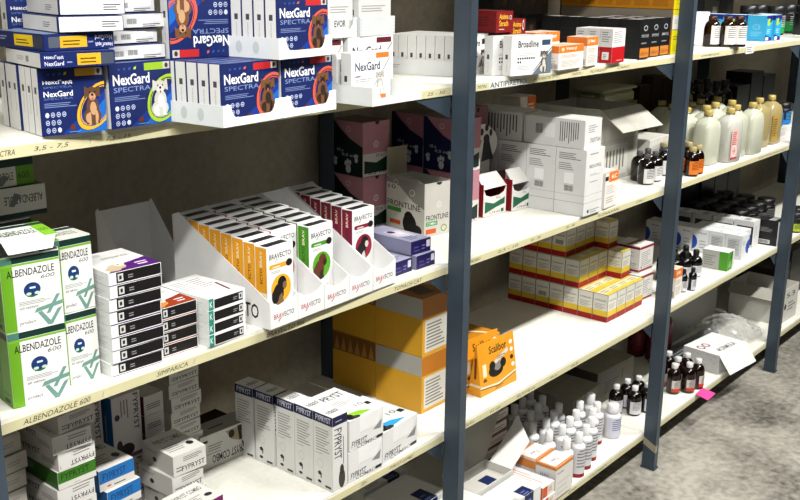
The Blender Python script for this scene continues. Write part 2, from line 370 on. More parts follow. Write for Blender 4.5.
# ---- shelf-ready display trays
def low_tray(w, d, hs, lo, col='#eef2f2', emboss=True, t=.0012):
    mb = MB(); c = (col, 'paper')
    mb.box(0, 0, 0, w, d, .0015, c); mb.box(0, t, .0015, t, d - t, hs, c); mb.box(w - t, t, .0015, w, d - t, hs, c); mb.box(0, d - t, .0015, w, d, hs, c)
    e = .13 * w; q = []
    for i in range(7):
        a = PI / 2 * i / 6; q.append((e + .012 * (1 - math.cos(a)) , hs - (hs - lo) * math.sin(a)))
    out = [(0, .0015), (0, hs)] + q + [(w - x, z) for x, z in q[::-1]] + [(w, hs), (w, .0015)]
    mb.prism(out, 'y', 0, t, c)
    mb.deco((0, d, 0), (0, -d, 0), (0, 0, hs), [('e', .15 + .16 * i, .5, .03, .3, '#d3dada') for i in range(5)] if emboss else [('l', .06, .4, .2, .7, 2, '#b3b8b8')])
    mb.deco((0, 0, 0), (w, 0, 0), (0, 0, hs), [('r', .03, .08 + .18 * i, .038, .16 + .18 * i, '#9aa') for i in range(5)] + [('r', .96, .08 + .18 * i, .968, .16 + .18 * i, '#9aa') for i in range(5)])
    return mb
def place_tray(mb, name, label, pos, yaw, group=None):
    return tag(mb.build(name, None, pos, yaw), label, 'display tray', group)
GT = 'white cardboard display trays of navy tablet boxes'
RED = nex(ORA, '#c92f2f', '#7b5436', '#3a271c')
def red_tray(pos, yaw, who, n, vis):
    place_tray(low_tray(.12, .2, .029, .011), 'display_tray', 'white scalloped display tray, %s of the three holding orange-swoosh boxes' % who, pos, yaw, GT)
    for i in range(n):
        if i == 0: lab = 'navy tablet box with orange swoosh, foremost in the %s white tray' % who
        else: lab = '%s navy tablet box, spine showing, in the %s white tray' % (NTH[i], who)
        carton('tablet_box', lab, 'box', along(pos, yaw, .003, .005 + .0214 * i, .0018), yaw, (.114, .0205, .081), NAVY, RED, 'orange-swoosh tablet boxes in the white trays', 'nexR')
red_tray((-.706, -.110, zA), 5, 'lower left', 9, 9)
red_tray((-.5848, -.0992, zA), 5, 'lower right', 9, 9)
red_tray((-.604, -.112, zA + .0835), 6, 'upper', 8, 8)
carton('tablet_box', 'navy tablet box standing upside down on the lower tray boxes', 'box', (-.707, -.006, zA + .0832), -8, (.1, .0205, .09), NAVY, {'f': tablet_front(ORA, '#c92f2f', '#7b5436', '#c9a27c'), 'L': SPINE, 'T': CARTON_TOP})

# ---- white tablet boxes, centre of the top shelf
def white_front(tagc, name='NexGard', body='#b9b6b0', foot='#d8742a'):
    return [('r', 0, 0, 1, 1, '#f0f0ee'), ('t', .1, .62, .72, .8, name, '#12355e', 0, .02), ('r', .62, .86, .95, .97, tagc), ('l', .1, .5, .3, .56, 1, '#333'), ('l', .1, .4, .5, .48, 2, '#999'), ('t', .12, .1, .35, .16, '4 comp.', '#444'),
            ('p', [(.55, .28), (.56, .26), (.98, .84), (.97, .86)], '#8d8d8d')] + dog(.72, .1, .5, body, '#e3e0da', .8) + [('r', .6, .015, .88, .1, foot)]
WSP = [('r', .05, 0, 1, 1, '#e2e2df'), ('r', .35, .42, .62, .54, '#45464a'), ('t', .44, .1, .56, .36, 'NexGard 4', '#8a8a8a', 90)]
place_tray(low_tray(.13, .19, .029, .008, '#e8eae8', False), 'display_tray', 'white display tray of white dog tablet boxes left of the middle post', (-.408, -.112, zA), 3)
for i in range(3):
    carton('tablet_box', ('white tablet box with orange weight tag, front of the white dog tray', 'white tablet box right behind the orange-tagged one', 'rearmost white tablet box in the white dog tray')[i], 'box',
           along((-.408, -.112, zA + .0016), 3, .004 + (0, -.0, .0)[i], .046 + (0, .03, .056)[i]), 3, (.102, .021, .077 - .003 * i), '#ecece9', {'F': white_front('#d98432'), 'L': WSP, 'T': [('l', .1, .3, .8, .7, 2, '#aaa')]}, 'white dog tablet boxes', 'nexW%d' % i)
for i in range(2):
    carton('tablet_box', ('white tablet box with dark red tag standing behind the white dog tray', 'plain white tablet box behind the dark-red-tagged box')[i], 'box', ((-.244, -.352)[i], (.09, .095)[i], zA), 0, ((.125, .1)[i], .03, .088), '#ecece9',
           {'F': white_front('#6d2030'), 'L': WSP, 'T': [('l', .1, .3, .8, .7, 2, '#aaa')]}, 'white dog tablet boxes', 'nexWr')
for i, (x, y, w, lab) in enumerate(((-.293, .088, .068, 'left'), (-.213, .088, .094, 'right'))):
    tr = place_tray(low_tray(w + .006, .09, .034, .014 if i == 0 else .034, '#dfe3e3', False), 'display_tray', 'small pale display tray on top of the white tablet boxes, %s of the pair' % lab, (x, y, zA + .0885), 2)
    carton('tablet_box', 'white tablet box with fine print standing in the small pale %s tray' % lab, 'box', along((x, y, zA + .0905), 2, .0026, .006), 2, (w - .001, .03, .082), '#e6e6e3',
           {'F': [('l', .08, .78, .7, .9, 3, '#888'), ('r', .72, .8, .78, .92, '#444'), ('l', .08, .5, .9, .66, 3, '#aaa'), ('t', .04, .2, .7, .34, 'CLEVOR', '#1c2f5c', 0, .01)], 'L': WSP}, None)

# ---- cat-pack tray behind the middle post and the packs right of it
place_tray(low_tray(.142, .172, .031, .014, '#e4e6e5', False), 'display_tray', 'long white display tray of cat boxes passing behind the middle post', (.05, .048, zA), 14)
def cat_front(tagc, name, pic='#2b2b2e'):
    return [('r', 0, 0, 1, 1, '#f1f1ef'), ('p', [(.52, 0), (1, 0), (1, .62)], '#6f7f8c'), ('p', [(.55, .1), (.56, .08), (1, .66), (1, .7)], '#555'), ('t', .16, .7, .66, .88, name, '#15171c', 0, .022), ('r', .74, .74, .95, .88, tagc), ('l', .14, .5, .6, .58, 2, '#bbb')] + \
           [('e', .17 + .055 * i, .43, .02, .03, '#222') for i in range(8)] + [('e', .17 + .055 * i, .34, .02, .03, '#222') for i in range(2)] + [('l', .15, .14, .5, .26, 3, '#bbb')] + dog(.8, .05, .58, pic, '#d9d4cc', .6)
for i in range(8):
    lab = 'white cat box with black label, front of the long tray by the middle post' if i == 0 else 'white spine of the %s cat box back in the long white tray' % NTH[i]
    carton('tablet_box', lab, 'box', along((.05, .048, zA + .0016), 14, .0025, .004 + .0205 * i), 14, (.137, .0196, .077), '#e9e9e6', {'F': cat_front('#20242b', 'Broadline'), 'L': WSP, 'T': [('r', 0, 0, 1, 1, '#dcdcd8')]}, 'cat boxes in the long white tray', 'catT')
carton('tablet_box', 'white cat box with slate label and bold dark lettering at the shelf front', 'box', (.131, -.009, zA), -9, (.124, .024, .079), '#f0f0ee', {'F': cat_front('#39536b', 'Broadline', '#6d675f'), 'L': WSP, 'T': [('r', 0, 0, 1, 1, '#dcdcd8')]}, 'white cat boxes beside the middle post')
carton('tablet_box', 'white cat box half hidden behind the slate-labelled cat box', 'box', (.112, .023, zA), -9, (.124, .024, .078), '#e6e6e4', {'F': cat_front('#39536b', 'Broadline', '#6d675f'), 'L': WSP, 'T': [('r', 0, 0, 1, 1, '#dcdcd8')]}, 'white cat boxes beside the middle post')
for i, (p, s) in enumerate((((.178, .062, zA + .0805), (.056, .078, .044)), ((.25, .075, zA + .0), (.054, .07, .106)))):
    carton('supplement_box', ('dark red box with yellow lettering on top of the long cat tray', 'dark red box with yellow lettering, lower one behind the cat boxes')[i], 'box', p, -4, s, ('#7d0f16', 'paper'),
           {'F': [('r', 0, .0, 1, 1, '#8c1016'), ('t', .18, 1 - .38 * (.044 / s[2]), .72, 1 - .12 * (.044 / s[2]), 'Anima', '#f2c93a', 0, .01), ('t', .18, 1 - .7 * (.044 / s[2]), .72, 1 - .44 * (.044 / s[2]), 'Strath', '#f2c93a', 0, .01), ('l', .18, 1 - .86 * (.044 / s[2]), .6, 1 - .78 * (.044 / s[2]), 1, '#e7d9c0'), ('o', .85, 1 - .3 * (.044 / s[2]), .06, .1, .3, '#eee', 0, 360, 0)],
            'L': [('l', .2, .3, .8, .8, 4, '#5a070c')], 'T': [('r', 0, 0, 1, 1, '#6d0d14')]}, 'dark red supplement boxes')
# ---- orange-topped and red boxes
def orange_box(w, d, h, bright='#e8852f'):
    return {'F': [('r', 0, 0, 1, 1, '#efe9e2'), ('r', 0, .7, 1, 1, bright), ('t', .28, .78, .7, .93, 'Vetoryl', '#fff', 0, .01), ('e', .16, .85, .06, .08, '#fbd9b0'), ('l', .1, .48, .85, .64, 3, '#c9a58a'), ('l', .1, .12, .9, .4, 5, '#b5b0aa')],
            'L': [('r', 0, .7, 1, 1, bright), ('l', .15, .2, .85, .62, 6, '#b5b0aa'), ('b', .5, .05, .95, .25, '#666')], 'T': [('r', 0, 0, 1, 1, '#efd8c4'), ('l', .2, .3, .8, .7, 2, '#cf8a4e')]}
for i, (p, a, s, lab) in enumerate((((.31, -.012, zA), 2, (.112, .05, .051), 'low orange-topped white box at the shelf front beside the cat box'), ((.436, -.008, zA), 4, (.058, .05, .064), 'taller orange-topped white box right of the low one'),
        ((.326, .058, zA), 2, (.05, .05, .075), 'orange-topped box, left of the two behind the low orange-topped box'), ((.38, .058, zA), 2, (.05, .05, .075), 'orange-topped box, right of the two behind the low orange-topped box'))):
    carton('medicine_box', lab, 'box', p, a, s, '#efe9e2', orange_box(*s), 'orange-topped medicine boxes')
def redwhite(h):
    return {'F': [('r', 0, 0, 1, 1, '#efefed'), ('r', 0, 0, 1, .47, '#c3101c'), ('l', .12, .6, .9, .95, 6, '#8a8a8a'), ('l', .4, .06, .9, .12, 1, '#e8a0a0')], 'L': [('r', 0, 0, 1, 1, '#dcdcda'), ('r', 0, 0, 1, .47, '#b80f1a'), ('l', .12, .62, .85, .95, 5, '#8a8a8a'), ('r', .2, .1, .75, .32, '#eee'), ('l', .26, .14, .66, .28, 3, '#333')], 'T': [('r', 0, 0, 1, 1, '#f4ecec'), ('r', 0, 0, 1, .12, '#d98a90')]}
for i in range(3):
    carton('medicine_box', ('red-bottomed white box at the shelf front, foremost of three', 'red-bottomed white box in the middle of its row of three', 'red-bottomed white box at the back of its row of three')[i], 'box', along((.546, -.012, zA), 2, 0, .032 * i), 2, (.066, .031, .078), '#efefed', redwhite(.078), 'red-bottomed white boxes', 'redw')
# ---- black boxes
BLK = {'F': [('r', 0, 0, 1, 1, '#101114'), ('r', .12, .03, .95, .27, '#d38a3c'), ('t', .2, .08, .86, .2, 'skin', '#7a4a14'), ('t', .2, .54, .85, .62, 'IMMUNE', '#a9a9a9', 0, .01), ('l', .2, .38, .85, .46, 1, '#8a8a8a'), ('o', .55, .78, .18, .07, .3, '#b9b9b9', 0, 360, 0)],
       'L': [('r', 0, 0, 1, 1, '#0d0e11'), ('l', .1, .2, .8, .8, 5, '#1d1f24')], 'T': [('r', 0, 0, 1, 1, '#15161a'), ('r', .25, .2, .85, .8, '#cfcfcf'), ('l', .3, .3, .8, .7, 3, '#444')]}
GB = 'black boxes with an orange foot label'
COLN = ('left', 'middle', 'right')
for c in range(3):
    for r in range(5):
        if c and r > 2: continue
        carton('supplement_box', 'black box with orange foot label, %s column, %s row of the black block' % (COLN[c], ORD[r]), 'box', (.698 + .064 * c, -.003 + .004 * c + .056 * r, zA), 0, (.058, .0545, .094), '#0f1013', BLK, GB, 'blk')
for c in range(4):
    for r in range(2):
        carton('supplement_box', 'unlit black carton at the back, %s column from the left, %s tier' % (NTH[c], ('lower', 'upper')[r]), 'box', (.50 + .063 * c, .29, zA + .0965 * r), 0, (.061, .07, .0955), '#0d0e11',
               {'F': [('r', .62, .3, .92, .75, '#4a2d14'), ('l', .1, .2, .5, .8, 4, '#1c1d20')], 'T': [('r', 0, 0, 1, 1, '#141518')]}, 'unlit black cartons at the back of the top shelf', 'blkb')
# ---- yellow cartons behind the third post
YB = {'L': [('r', 0, 0, 1, 1, '#c98a16')] + [('r', .02 + .16 * i, .08, .02 + .16 * i + .13, .9, '#b67a10') for i in range(6)] + [('l', .05, .3, .95, .6, 3, '#8a5c10')],  # left side coloured brown for the shade it stands in; front stays yellow
      'F': [('r', 0, 0, 1, 1, '#f2e61a'), ('l', .2, .6, .8, .8, 2, '#8a7d10'), ('l', .2, .15, .8, .4, 3, '#d6c816')], 'T': [('r', 0, 0, 1, 1, '#c98a16')]}
YW = {'L': [('r', 0, 0, 1, 1, '#8d8475')], 'F': [('r', 0, 0, 1, 1, '#f0f0ea'), ('r', 0, .72, 1, 1, '#f2e61a'), ('l', .2, .3, .8, .55, 3, '#bbb')], 'T': [('r', 0, 0, 1, 1, '#c98a16')]}  # white carton, left side greyed for the same shade
for i in range(3):
    h = (.062, .05, .085)[i]; z = (0, .063, .114)[i]
    carton('yellow_carton', 'long %s against the third post, %s of its pile' % (('yellow carton', 'white-and-yellow carton', 'yellow carton')[i], ('bottom', 'middle', 'top')[i]), 'carton', (.892, .004, zA + z), 0, (.05, .33, h), '#d9a41a', YW if i == 1 else YB, 'long yellow cartons piled beside the third post')
# ------------------------------------------------------------------ bottles
def bottle_parts(name, R, H, neck, capr, caph, bodyc, capc, labc=None, lab=(.1, .6), arc=(200, 340), kind='round', lines='#555', accent=None, facing=0, shoulder=.18, capz=None, ring=None):
    """body (root) with a cap and a wrapped label as parts; R radius, H full height with cap"""
    hb = H - caph; mb = MB()
    sh = hb * (1 - shoulder)
    prof = [(R * .9, 0), (R, .003), (R, sh * .96)] + [(neck + (R - neck) * math.cos(PI / 2 * i / 6), sh * .96 + (hb * .94 - sh * .96) * math.sin(PI / 2 * i / 6)) for i in range(1, 7)] + [(neck, hb)]
    mb.lathe(prof, bodyc, 20)
    o = mb.build(name)
    c = MB(); c.lathe([(capr * .96, hb - .002), (capr, hb), (capr, H - .0015), (capr * .9, H)], capc, 16)
    if ring: c.lathe([(capr * 1.06, hb - .004), (capr * 1.06, hb)], ring, 16)
    c.build('cap', o)
    if labc:
        l = MB(); a0, a1 = arc; n = 14
        def band(z0, z1, b0, b1, r, col):
            v = []
            for i in range(n + 1):
                a = math.radians(b0 + (b1 - b0) * i / n); v += [(r * math.cos(a), r * math.sin(a), z0), (r * math.cos(a), r * math.sin(a), z1)]
            l.add(v, [(2 * i, 2 * i + 2, 2 * i + 3, 2 * i + 1) for i in range(n)], col, True)
        z0, z1 = hb * lab[0], hb * lab[1]; band(z0, z1, a0, a1, R + .0003, labc)
        dz = z1 - z0; mid = (a0 + a1) / 2; hw = (a1 - a0) / 2
        if accent: band(z0, z0 + dz * accent[1], a0, a1, R + .0004, accent[0])
        r2 = random.Random(3)
        for i in range(5):
            zz = z0 + dz * (.36 + .11 * i); band(zz, zz + dz * .045, mid - hw * .7, mid - hw * .7 + hw * 1.4 * r2.uniform(.5, 1), R + .0005, lines)
        band(z0 + dz * .9, z0 + dz * .95, mid - hw * .5, mid + hw * .5, R + .0005, lines)
        l.build('label', o)
    return o
def line_of(proto, spots, labels, cat, group, first=[True]):
    for i, (p, lab) in enumerate(zip(spots, labels)):
        if i == 0: proto.location = p[:3]; proto.rotation_euler.z = math.radians(p[3] if len(p) > 3 else 0); tag(proto, lab, cat, group)
        else: dup(proto, p[:3], p[3] if len(p) > 3 else 0, lab)
BLACKG, AMBERG = ('#150d0b', 'glass'), ('#4a2410', 'glass')

# ---- top shelf right of the third post
b = bottle_parts('syrup_bottle', .0235, .086, .0125, .0125, .010, ('#2a130a', 'glass'), ('#4a2a18', 'plastic'), '#eceae6', (.1, .78), (178, 330), lines='#8d8d8d', shoulder=.42)
line_of(b, [(1.262, .052, zA, 20), (1.285, .016, zA, 10), (1.318, -.004, zA, 5)], ['brown glass bottle with white label, left of three right of the third post', 'brown glass bottle with white label, middle of three right of the third post', 'brown glass bottle with white label, right one beside the bright blue boxes'], 'bottle', 'brown bottles on the top shelf')
carton('medicine_box', 'blank white box behind the three brown bottles on the top shelf', 'box', (1.28, .12, zA), 0, (.12, .06, .092), '#efefec', {'F': [('l', .2, .3, .6, .6, 3, '#ccc')]})
BLU = {'F': [('r', 0, 0, 1, 1, '#35aee0'), ('p', [(0, 0), (1, 0), (1, .12), (0, .25)], '#28308f'), ('p', [(0, .9), (1, .8), (1, 1), (0, 1)], '#28308f'), ('r', .08, .03, .5, .16, '#eef2f8'), ('p', [(.2, .62), (.5, .58), (.75, .74), (.45, .9), (.2, .84)], '#b5d94a'), ('p', [(.55, .7), (.85, .78), (.6, .86)], '#1d2a44'), ('l', .2, .3, .8, .5, 3, '#bfe6f6')],
       'L': [('r', 0, 0, 1, 1, '#4cbce8'), ('p', [(0, .86), (1, .8), (1, 1), (0, 1)], '#28308f'), ('p', [(.1, .55), (.5, .5), (.8, .72), (.4, .84)], '#b5d94a'), ('p', [(.5, .68), (.85, .76), (.5, .84)], '#1d2a44'), ('r', .1, .03, .6, .14, '#eef2f8'), ('l', .2, .25, .8, .4, 3, '#d5f0fa')], 'T': [('r', 0, 0, 1, 1, '#d8eef6')]}
BLU2 = {'F': BLU['F'], 'T': BLU['T'], 'L': [('r', 0, 0, 1, 1, '#45b8e6'), ('o', .5, .55, .2, .12, .25, '#86d4f0', 0, 360, 0), ('t', .3, .5, .7, .6, '125', '#86d4f0'), ('l', .2, .2, .8, .4, 3, '#86d4f0')]}
for i, (x, y, dec, lab) in enumerate(((1.6, .02, BLU2, 'bright blue box with ring print, frontmost in the blue cluster'), (1.666, .016, BLU, 'bright blue box with lime fish print, right front of the blue cluster'), (1.60, .088, BLU, 'bright blue box with lime fish print, left of the ring-print box'), (1.724, .045, BLU, 'bright blue box at the right rear of the blue cluster'), (1.595, .158, BLU, 'bright blue box with lime fish print, rearmost behind the brown bottles'))):
    carton('medicine_box', lab, 'box', (x, y, zA), 0, (.055, .06, .078), '#35aee0', dec, 'bright blue boxes on the top shelf')
jar = bottle_parts('supplement_jar', .032, .098, .029, .03, .022, ('#101318', 'plastic'), ('#25272b', 'plastic'), '#12161b', (.08, .9), (170, 350), lines='#c8c8c8', accent=('#2fae55', .55), shoulder=.08)
line_of(jar, [(2.075, .065, zA, 20), (1.985, .13, zA, 20), (2.05, .215, zA, 20), (1.93, .205, zA, 20), (2.155, .06, zA, 20), (2.145, .145, zA, 20)],
        ['black jar with green label, nearest at the right end of the top shelf', 'black jar behind the nearest green-labelled jar', 'black jar third back in the green-labelled group', 'black jar behind the bright blue boxes', 'black jar with green label at the right picture edge', 'black jar behind the one at the right picture edge'], 'jar', 'black jars with green labels')
tg = MB(); tg.box(0, -.0012, -.02, .062, -.0008, .006, '#f2f1ea'); tg.deco((0, -.0012, -.02), (.062, 0, 0), (0, 0, .026), [('l', .1, .2, .9, .85, 3, '#777')])
tag(tg.build('price_label', None, (1.395, -.0008, zA - .006)), 'small white paper label stuck on the shelf edge under the blue boxes', 'label')
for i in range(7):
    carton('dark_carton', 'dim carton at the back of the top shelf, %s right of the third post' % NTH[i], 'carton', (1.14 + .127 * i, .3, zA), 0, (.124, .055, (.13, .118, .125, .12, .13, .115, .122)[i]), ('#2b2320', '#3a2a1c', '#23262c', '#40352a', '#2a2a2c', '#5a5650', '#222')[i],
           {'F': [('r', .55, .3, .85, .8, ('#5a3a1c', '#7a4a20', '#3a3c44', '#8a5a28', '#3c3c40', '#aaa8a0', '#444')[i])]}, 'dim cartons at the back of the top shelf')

# ------------------------------------------------------------------ second shelf, left bay
ALF = [('r', 0, 0, 1, 1, '#f1f1ee'), ('r', 0, 0, .2, 1, '#7ab52c'), ('r', .2, 0, 1, .001, '#fff')]
def alb(lowband=False):
    it = [('r', 0, 0, 1, 1, '#f1f1ee'), ('r', 0, 0, .2, 1, '#78b32a'), ('r', 0, .9, 1, .985, '#0c3b33'), ('r', 0, .9, .2, .985, '#58897f'), ('r', 0, .865, 1, .895, '#86bd3a'),
          ('t', .1, .72, .9, .82, 'ALBENDAZOLE', '#1c2420', 0, .014), ('t', .66, .645, .9, .7, '600', '#2a3330', 0, 0, .2), ('e', .5, .52, .145, .1, '#123f78'), ('p', [(.37, .48), (.5, .44), (.63, .48), (.58, .43), (.42, .43)], '#2f7d35'), ('e', .44, .47, .045, .02, '#cfe3cf'), ('e', .58, .47, .045, .02, '#cfe3cf'), ('r', .46, .535, .56, .56, '#dfe9f2'),
          ('l', .26, .33, .84, .39, 3, '#9aa39f'), ('t', .27, .275, .58, .31, '60 tablets', '#4a524e', 0, .004), ('t', .24, .06, .52, .12, 'prolact', '#59625e', 0, .004, .3),
          ('p', [(.5, .2), (.55, .26), (1, .31), (1, .255)], '#79a398'), ('p', [(.7, .16), (.77, .16), (.97, .4), (.9, .4)], '#79a398'), ('p', [(.56, .2), (.63, .21), (.77, .06), (.72, .0)], '#79a398'), ('p', [(.72, .0), (.8, .0), (.99, .22), (.9, .2)], '#79a398')]
    return it
ALL_ = [('r', 0, 0, 1, 1, '#72ad28'), ('r', 0, .9, 1, .985, '#0c3b33'), ('r', .0, .0, .5, .9, '#5c9320'), ('e', .25, .45, .18, .06, '#173a30'), ('r', .55, .04, .85, .1, '#173a30'), ('e', .7, .16, .2, .03, '#5a9420')]
ALT = [('r', 0, 0, 1, 1, '#e9ebe2'), ('r', 0, 0, .22, 1, '#78b32a'), ('r', 0, .75, 1, .95, '#0c3b33'), ('t', .2, .3, .85, .6, 'ALBENDAZOLE', '#3a443f', 0, .006)]
GAl = 'green and white worming tablet boxes in standing stacks'
AL = {'F': alb(), 'L': ALL_, 'T': ALT}
AS = (.078, .058, .104)
al_y = -8
# the opened box on top: body without a lid plus a raised lid flap
def open_alb(pos, yaw):
    w, d, h = AS; t = .0006; mb = MB(); c = '#e8e8e4'
    mb.box(0, 0, 0, w, d, .001, c); mb.box(0, 0, .001, w, t, h - .004, c); mb.box(0, d - t, .001, w, d, h, c); mb.box(0, t, .001, t, d - t, h - .002, '#7ab52c'); mb.box(w - t, t, .001, w, d - t, h - .002, c)
    F = FACES(w, d, h - .004); mb.deco(*F['F'], alb()); mb.deco(*F['L'], ALL_)
    o = tag(mb.build('tablet_box', None, pos, yaw), 'opened green and white worming box, lid raised, top of the front stack', 'box', GAl)
    f = MB(); z2 = .021; y2 = d - .002; y1 = y2 - .06; z1_ = z2 - .004
    f.sheet([(0, d, 0), (w, d, 0), (w, y2, z2), (0, y2, z2)], .0007, '#f4f6f0')
    f.sheet([(0, y2, z2), (w, y2, z2), (w, y1, z1_), (0, y1, z1_)], -.0007, '#f4f6f0')
    f.deco((0, y1, z1_ + .0009), (w, 0, 0), (0, y2 - y1, z2 - z1_), [('r', .77, 0, 1, 1, '#8cc63a'), ('t', .14, .28, .74, .6, 'ALBENDAZOLE', '#4a544c', 0, .014), ('t', .8, .34, .96, .54, '600', '#35541a'), ('r', 0, .8, 1, .95, '#0c3b33')])
    f.sheet([(.004, y1, z1_), (w - .004, y1, z1_), (w - .01, y1 - .004, z1_ - .016), (.01, y1 - .004, z1_ - .016)], .0007, '#fbfbf8')
    f.build('lid', o, (0, 0, h))
    g = MB(); g.sheet([(0, .006, h), (0, d - .006, h), (-.003, d - .014, h + .014), (-.003, .014, h + .014)], .0006, '#e4e4df'); g.build('dust_flap', o)
carton('tablet_box', 'green and white worming tablet box at the shelf edge, bottom of the front stack', 'box', (-.971, .016, zB), al_y, AS, '#f1f1ee', AL, GAl, 'alb')
open_alb((-.971, .017, zB + .1042), al_y)
for k in range(2):
    carton('tablet_box', 'green and white worming tablet box, %s of the stack behind the opened box' % ('bottom', 'top')[k], 'box', (-.8895, .03, zB + .1045 * k), -3, (.058, .058, .104), '#f1f1ee', AL, GAl, 'alb')
for k in range(2):
    carton('tablet_box', 'green and white worming tablet box at the left post, %s of the rear stack' % ('bottom', 'top')[k], 'box', (-.962, .083, zB + .1045 * k), -8, (.0725, .058, .104), '#f1f1ee', AL, GAl, 'alb')
for k in range(2):
    carton('tablet_box', 'green and white worming tablet box in shade, %s of the deepest stack' % ('bottom', 'top')[k], 'box', (-.89, .2, zB + .1012 * k), 0, (.0725, .058, .1001), '#f1f1ee', AL, GAl, 'alb')
ALLY = {'F': [('r', 0, 0, 1, 1, '#e4e6dc'), ('r', .72, 0, 1, 1, '#6aa328'), ('r', 0, .62, 1, .9, '#0c3b33'), ('t', .2, .2, .68, .45, 'ALBENDAZOLE', '#2c3430', 0, .006), ('t', .75, .22, .92, .42, '600', '#1c3a14'), ('p', [(.42, .08), (.5, .04), (.62, .3), (.52, .4)], '#7d8682')],
        'L': ALL_, 'T': [('r', 0, 0, 1, 1, '#2a4a36')]}
ALLY2 = {'F': [('r', 0, 0, 1, 1, '#e4e6dc'), ('r', 0, 0, .25, 1, '#6aa328'), ('r', 0, .0, 1, .16, '#0c3b33'), ('t', .36, .45, .95, .72, 'ALBENDAZOLE', '#2c3430', 180, .006), ('p', [(.42, .4), (.5, .36), (.62, .72), (.52, .82)], '#7d8682')], 'L': ALL_, 'T': [('r', 0, 0, 1, 1, '#5a7a46')]}
carton('tablet_box', 'worming tablet box lying on its side upside down behind the raised lid', 'box', (-.893, .202, zB + .204), -4, (.1, .1, .045), '#e4e6dc', ALLY2, 'worming tablet boxes lying on their sides')
carton('tablet_box', 'worming tablet box lying topmost, just under the upper shelf at left', 'box', (-.905, .206, zB + .25), -2, (.1, .1, .046), '#e4e6dc', ALLY, 'worming tablet boxes lying on their sides')

# ---- stacks of flat tablet packs
def flatpack(top, dogtop, teal=False, qr_right=False):
    F = [('r', 0, 0, 1, 1, '#f0f0ef')]
    if teal: F += [('r', 0, 0, .13, 1, '#1d8f80'), ('t', .03, .25, .1, .75, 'K', '#e6f4f0', 0, .01), ('r', .15, .06, .93, .84, '#0e0e10'), ('r', .82, .2, .92, .72, '#d6d6d6'), ('r', .845, .32, .89, .6, '#222'), ('l', .66, .3, .78, .62, 2, '#9a9a9a')]
    else: F += [('r', .14, .12, .985, .96, '#0e0e10'), ('r', .17, .25, .27, .82, '#d6d6d6'), ('r', .195, .38, .24, .68, '#222'), ('l', .36, .36, .5, .72, 2, '#9a9a9a'), ('r', 0, 0, 1, .05, top)]
    if teal: T = [('r', 0, 0, 1, 1, '#f4f4f3'), ('l', .08, .5, .45, .9, 6, '#aaa'), ('l', .5, .45, .9, .88, 6, '#aaa'), ('p', [(.72, .12), (.78, .12), (.9, .5), (.84, .5)], '#7a1530'), ('l', .1, .14, .6, .3, 4, '#bbb')]
    else: T = [('r', 0, 0, 1, 1, '#f4f4f3'), ('p', [(0, .0), (1, 0), (1, .42), (.45, .3)], top), ('t', .35, .6, .85, .72, 'simparica', '#7c7a50', 0, .006), ('l', .08, .8, .5, .92, 3, '#999')] + [('e', .32, .22, .16, .12, dogtop), ('e', .42, .3, .09, .08, '#e8e4dc'), ('e', .4, .3, .02, .02, '#222'), ('e', .2, .14, .14, .1, dogtop), ('l', .66, .12, .9, .3, 2, '#e6dff0')]
    return {'F': F, 'T': T, 'L': [('r', 0, 0, 1, 1, '#eef1ee'), ('l', .6, .3, .9, .7, 2, '#d2d6d2')]}
def pack_stack(pos, yaw, size, n, deco, key, words, group, step=None, lean=.0009):
    st = step or size[2] + .0004
    for k in range(n):
        pl = 'topmost' if k == n - 1 else ('bottom one' if k == 0 else '%s from the top' % NTH[n - 1 - k])
        r2 = random.Random(k * 7 + n)
        p = along((pos[0] + lean * k, pos[1], pos[2] + st * k), yaw, r2.uniform(-.0012, .0012), r2.uniform(-.0012, .0012))
        carton('tablet_box', '%s, %s of its stack' % (words, pl), 'box', p, yaw + r2.uniform(-.7, .7), size, '#f0f0ef', deco, group, key)
pack_stack((-.825, .009, zB), -3, (.085, .105, .0186), 8, flatpack('#5b1f7a', '#c9b79a'), 'simpP', 'white purple-edged flat tablet pack with black front strip', 'purple flat tablet packs in a stack')
pack_stack((-.7415, .016, zB), -2, (.0735, .1, .0186), 4, flatpack('#a4431c', '#e0a050'), 'simpB', 'white rust-edged flat tablet pack with black front strip', 'rust flat tablet packs in a stack')
pack_stack((-.6585, -.002, zB), 2, (.0765, .115, .0186), 4, flatpack('#1d8f80', '#fff', True), 'simpT', 'white teal-ended flat tablet pack with black front strip', 'teal-ended flat tablet packs in a stack')

# ---- sloping display trays
def sloped_tray(w, d, comps, front=.046, back=.157, label_side=True):
    mb = MB(); c = '#f1f1f0'; t = .0011
    sl = .12
    side = [(0, 0), (0, front), (d * .93, back + .006), (d, back), (d, 0)]
    n = comps
    for i in range(n + 1):
        x = (w - t) * i / n; mb.prism(side, 'x', x, x + t, c)
    mb.prism([(t, .0002), (t, .004), (d - t, .004 + sl * d), (d - t, .0002)], 'x', t, w - t, c)
    mb.box(t, d - t, .0, w - t, d, back, c)
    for i in range(n):
        x0 = w * i / n + t * .5; x1 = w * (i + 1) / n - t * .5; pts = [(x0, 0), (x0, front)]
        for k in range(1, 12):
            u = k / 12; pts.append((x0 + (x1 - x0) * u, front - .011 * max(0, math.sin(PI * min(1, max(0, (u - .06) / .88)))) ** .8))
        pts += [(x1, front), (x1, 0)]
        mb.prism(pts, 'y', -t, 0, c)
        mb.deco((x0, -t, 0), (x1 - x0, 0, 0), (0, 0, front), [('r', .0, 0, 1, .72, '#eceded'), ('t', .12, .32, .5, .5, 'BRAV', '#b5263a', 0, .012), ('t', .51, .32, .86, .5, 'ECTO', '#3a2a30', 0, .012), ('p', [(.26, .2), (.3, .2), (.4, .34), (.36, .34)], '#b5263a')])
    if label_side:
        mb.deco((0, .11, .0), (0, -.11, 0), (0, 0, .046), [('t', .12, .28, .78, .82, 'VECTO', '#1c1c20', 0, .012)])
    return mb
